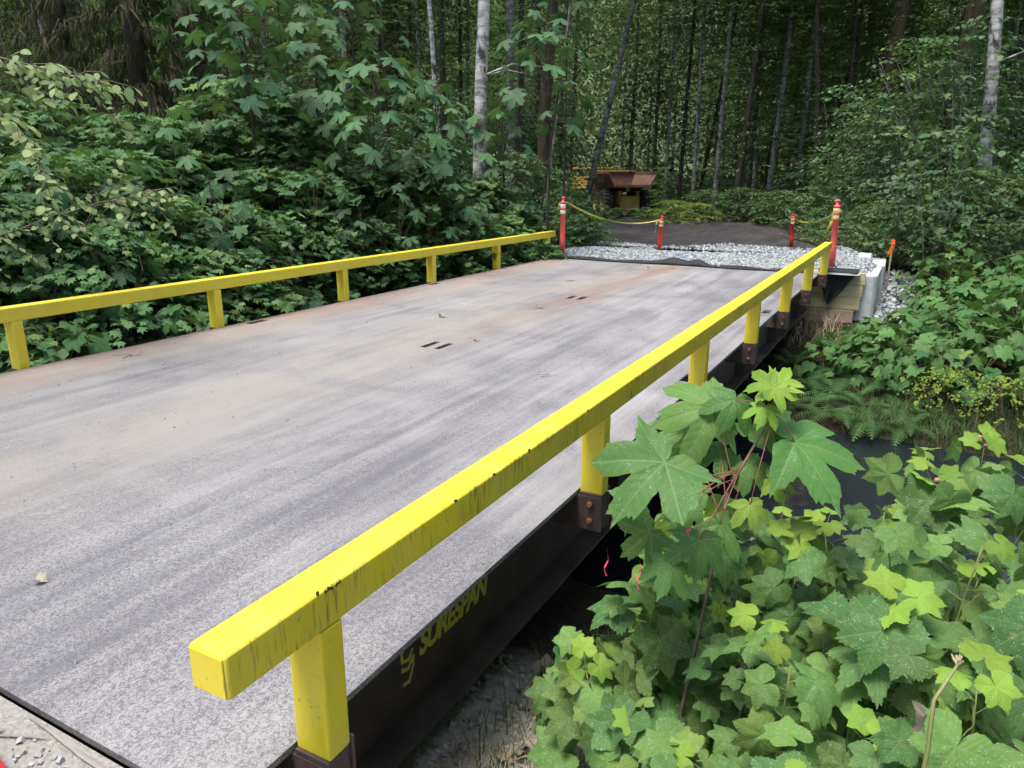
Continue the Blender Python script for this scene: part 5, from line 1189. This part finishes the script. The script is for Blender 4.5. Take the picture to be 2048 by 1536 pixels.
# dark conifer with drooping sprays, upper left
def conifer(px_, dp, h, label):
    x, y = col(px_, dp); z0 = float(gz(x, y)); e = empty('conifer', (x, y, z0)); tag(e, label, 'tree', 'dark conifers')
    link('trunk', trunk_mesh('trunk', h, .22, .004, 'bark_dark', int(px_) % 97), None, e); P = []; st = MB(); dirs = []
    for k in range(90):
        z = 1.6+(h-2.5)*k/90; a = k*2.399; L_ = 2.3*(1-z/h*.7)*RNG.uniform(.7, 1.1); q = [np.array([math.cos(a)*L_*t, math.sin(a)*L_*t, z+.12*t-1.05*t*t*L_*.5]) for t in np.linspace(0, 1, 6)]
        st.tube(q, [.02, .016, .012, .009, .006, .003], 4, False)
        for t in RNG.uniform(.12, 1, 170):
            f = t*5; i = min(int(f), 4); P.append(q[i]+(q[i+1]-q[i])*(f-i)+RNG.normal(0, .09, 3)*[1, 1, .3]); dirs.append(a)
    P = np.array(P); n = len(P)
    tpl = [(np.array([(-.05, 0, 0), (.05, 0, 0), (.035, .6, .05), (0, 1, 0), (-.035, .6, .05)]), np.array([(0, 1, 2), (0, 2, 4), (4, 2, 3)]))]
    V, T = scatter(tpl, P, np.array(dirs)-math.pi/2+RNG.normal(0, .9, n), RNG.normal(-1.15, .3, n), RNG.uniform(-1, 1, n), RNG.uniform(.10, .34, n))
    f = link('crown', mesh_arrays('crown', V, T), M['needle'], e); f['kind'] = 'stuff'; st.build('branch', M['bark_dark'], e)
conifer(330, 14.5, 13, 'dark drooping conifer above the thicket at upper left')
conifer(200, 17.0, 15, 'second dark conifer behind the big mossy trunk')
conifer(450, 18.0, 15, 'dark conifer behind the tall maple sapling')

# ------------------------------------------------------------------ alder boughs reaching in from the left edge
def bough(pix, dp, label, n_side, leaf, dense):
    P0 = at(*pix[0], dp); e = empty('alder_bough', tuple(P0)); tag(e, label, 'branch', 'alder boughs at the left edge'); st = MB(); path = [at(a, b, dp-.12*i)-P0 for i, (a, b) in enumerate(pix)]
    st.tube(path, list(np.linspace(.008, .002, len(path))), 5)
    for k in range(n_side):
        f = (k+.5)/n_side*(len(path)-1); i = int(f); p = path[i]+(path[i+1]-path[i])*(f-i); d0 = path[i+1]-path[i]; d0 = d0/np.linalg.norm(d0)
        sgn = 1 if k % 2 else -1; dv = d0*.7+RT*sgn*.15*0+np.array([0, 0, -.35])+UP*sgn*.45+FW*RNG.normal(0, .5); dv /= np.linalg.norm(dv); l_ = RNG.uniform(.25, .5)
        q = p+dv*l_; st.tube([p, (p+q)/2+[0, 0, .02], q], [.004, .003, .002], 4, False)
        for j in range(dense):
            t = (j+.6)/dense; c = p+(q-p)*t; az = math.atan2(dv[1], dv[0])+(1 if j % 2 else -1)*RNG.uniform(.5, 1.1)
            leaf_at(LM_ALDER, c, az-math.pi/2, RNG.normal(-.55, .35), RNG.normal(0, .4), leaf*RNG.uniform(.6, 1.0), e)
    st.build('stem', M['twig'], e, smooth=True)
bough([(-120, 60), (-20, 110), (60, 130), (130, 150), (200, 165)], 5.6, 'pale alder bough hanging in at the upper left edge', 24, .095, 8)
bough([(-120, 120), (-40, 190), (30, 250), (70, 300), (85, 345)], 5.4, 'yellow-green alder bough drooping at the left edge', 16, .095, 6)
bough([(-80, 500), (60, 450), (170, 405), (240, 340)], 6.6, 'thin bare-stemmed alder bough rising from the left edge', 13, .08, 6)
bough([(120, 430), (200, 405), (270, 395), (335, 400)], 6.5, 'alder twig with hanging leaves in front of the thicket', 10, .085, 6)
# orange ribbon tied round the leaning sapling
p = at(1101, 428, 15.0); r_ = ribbon('orange_ribbon', [p+[0, 0, .02], p+[.03, -.03, -.06], p+[.045, -.03, -.2], p+[.03, -.03, -.26]], .035, lambda t: 1.3+t, M['ribbon'], 14)
tag(r_, 'orange flagging ribbon tied to the leaning sapling by the left delineator', 'ribbon')
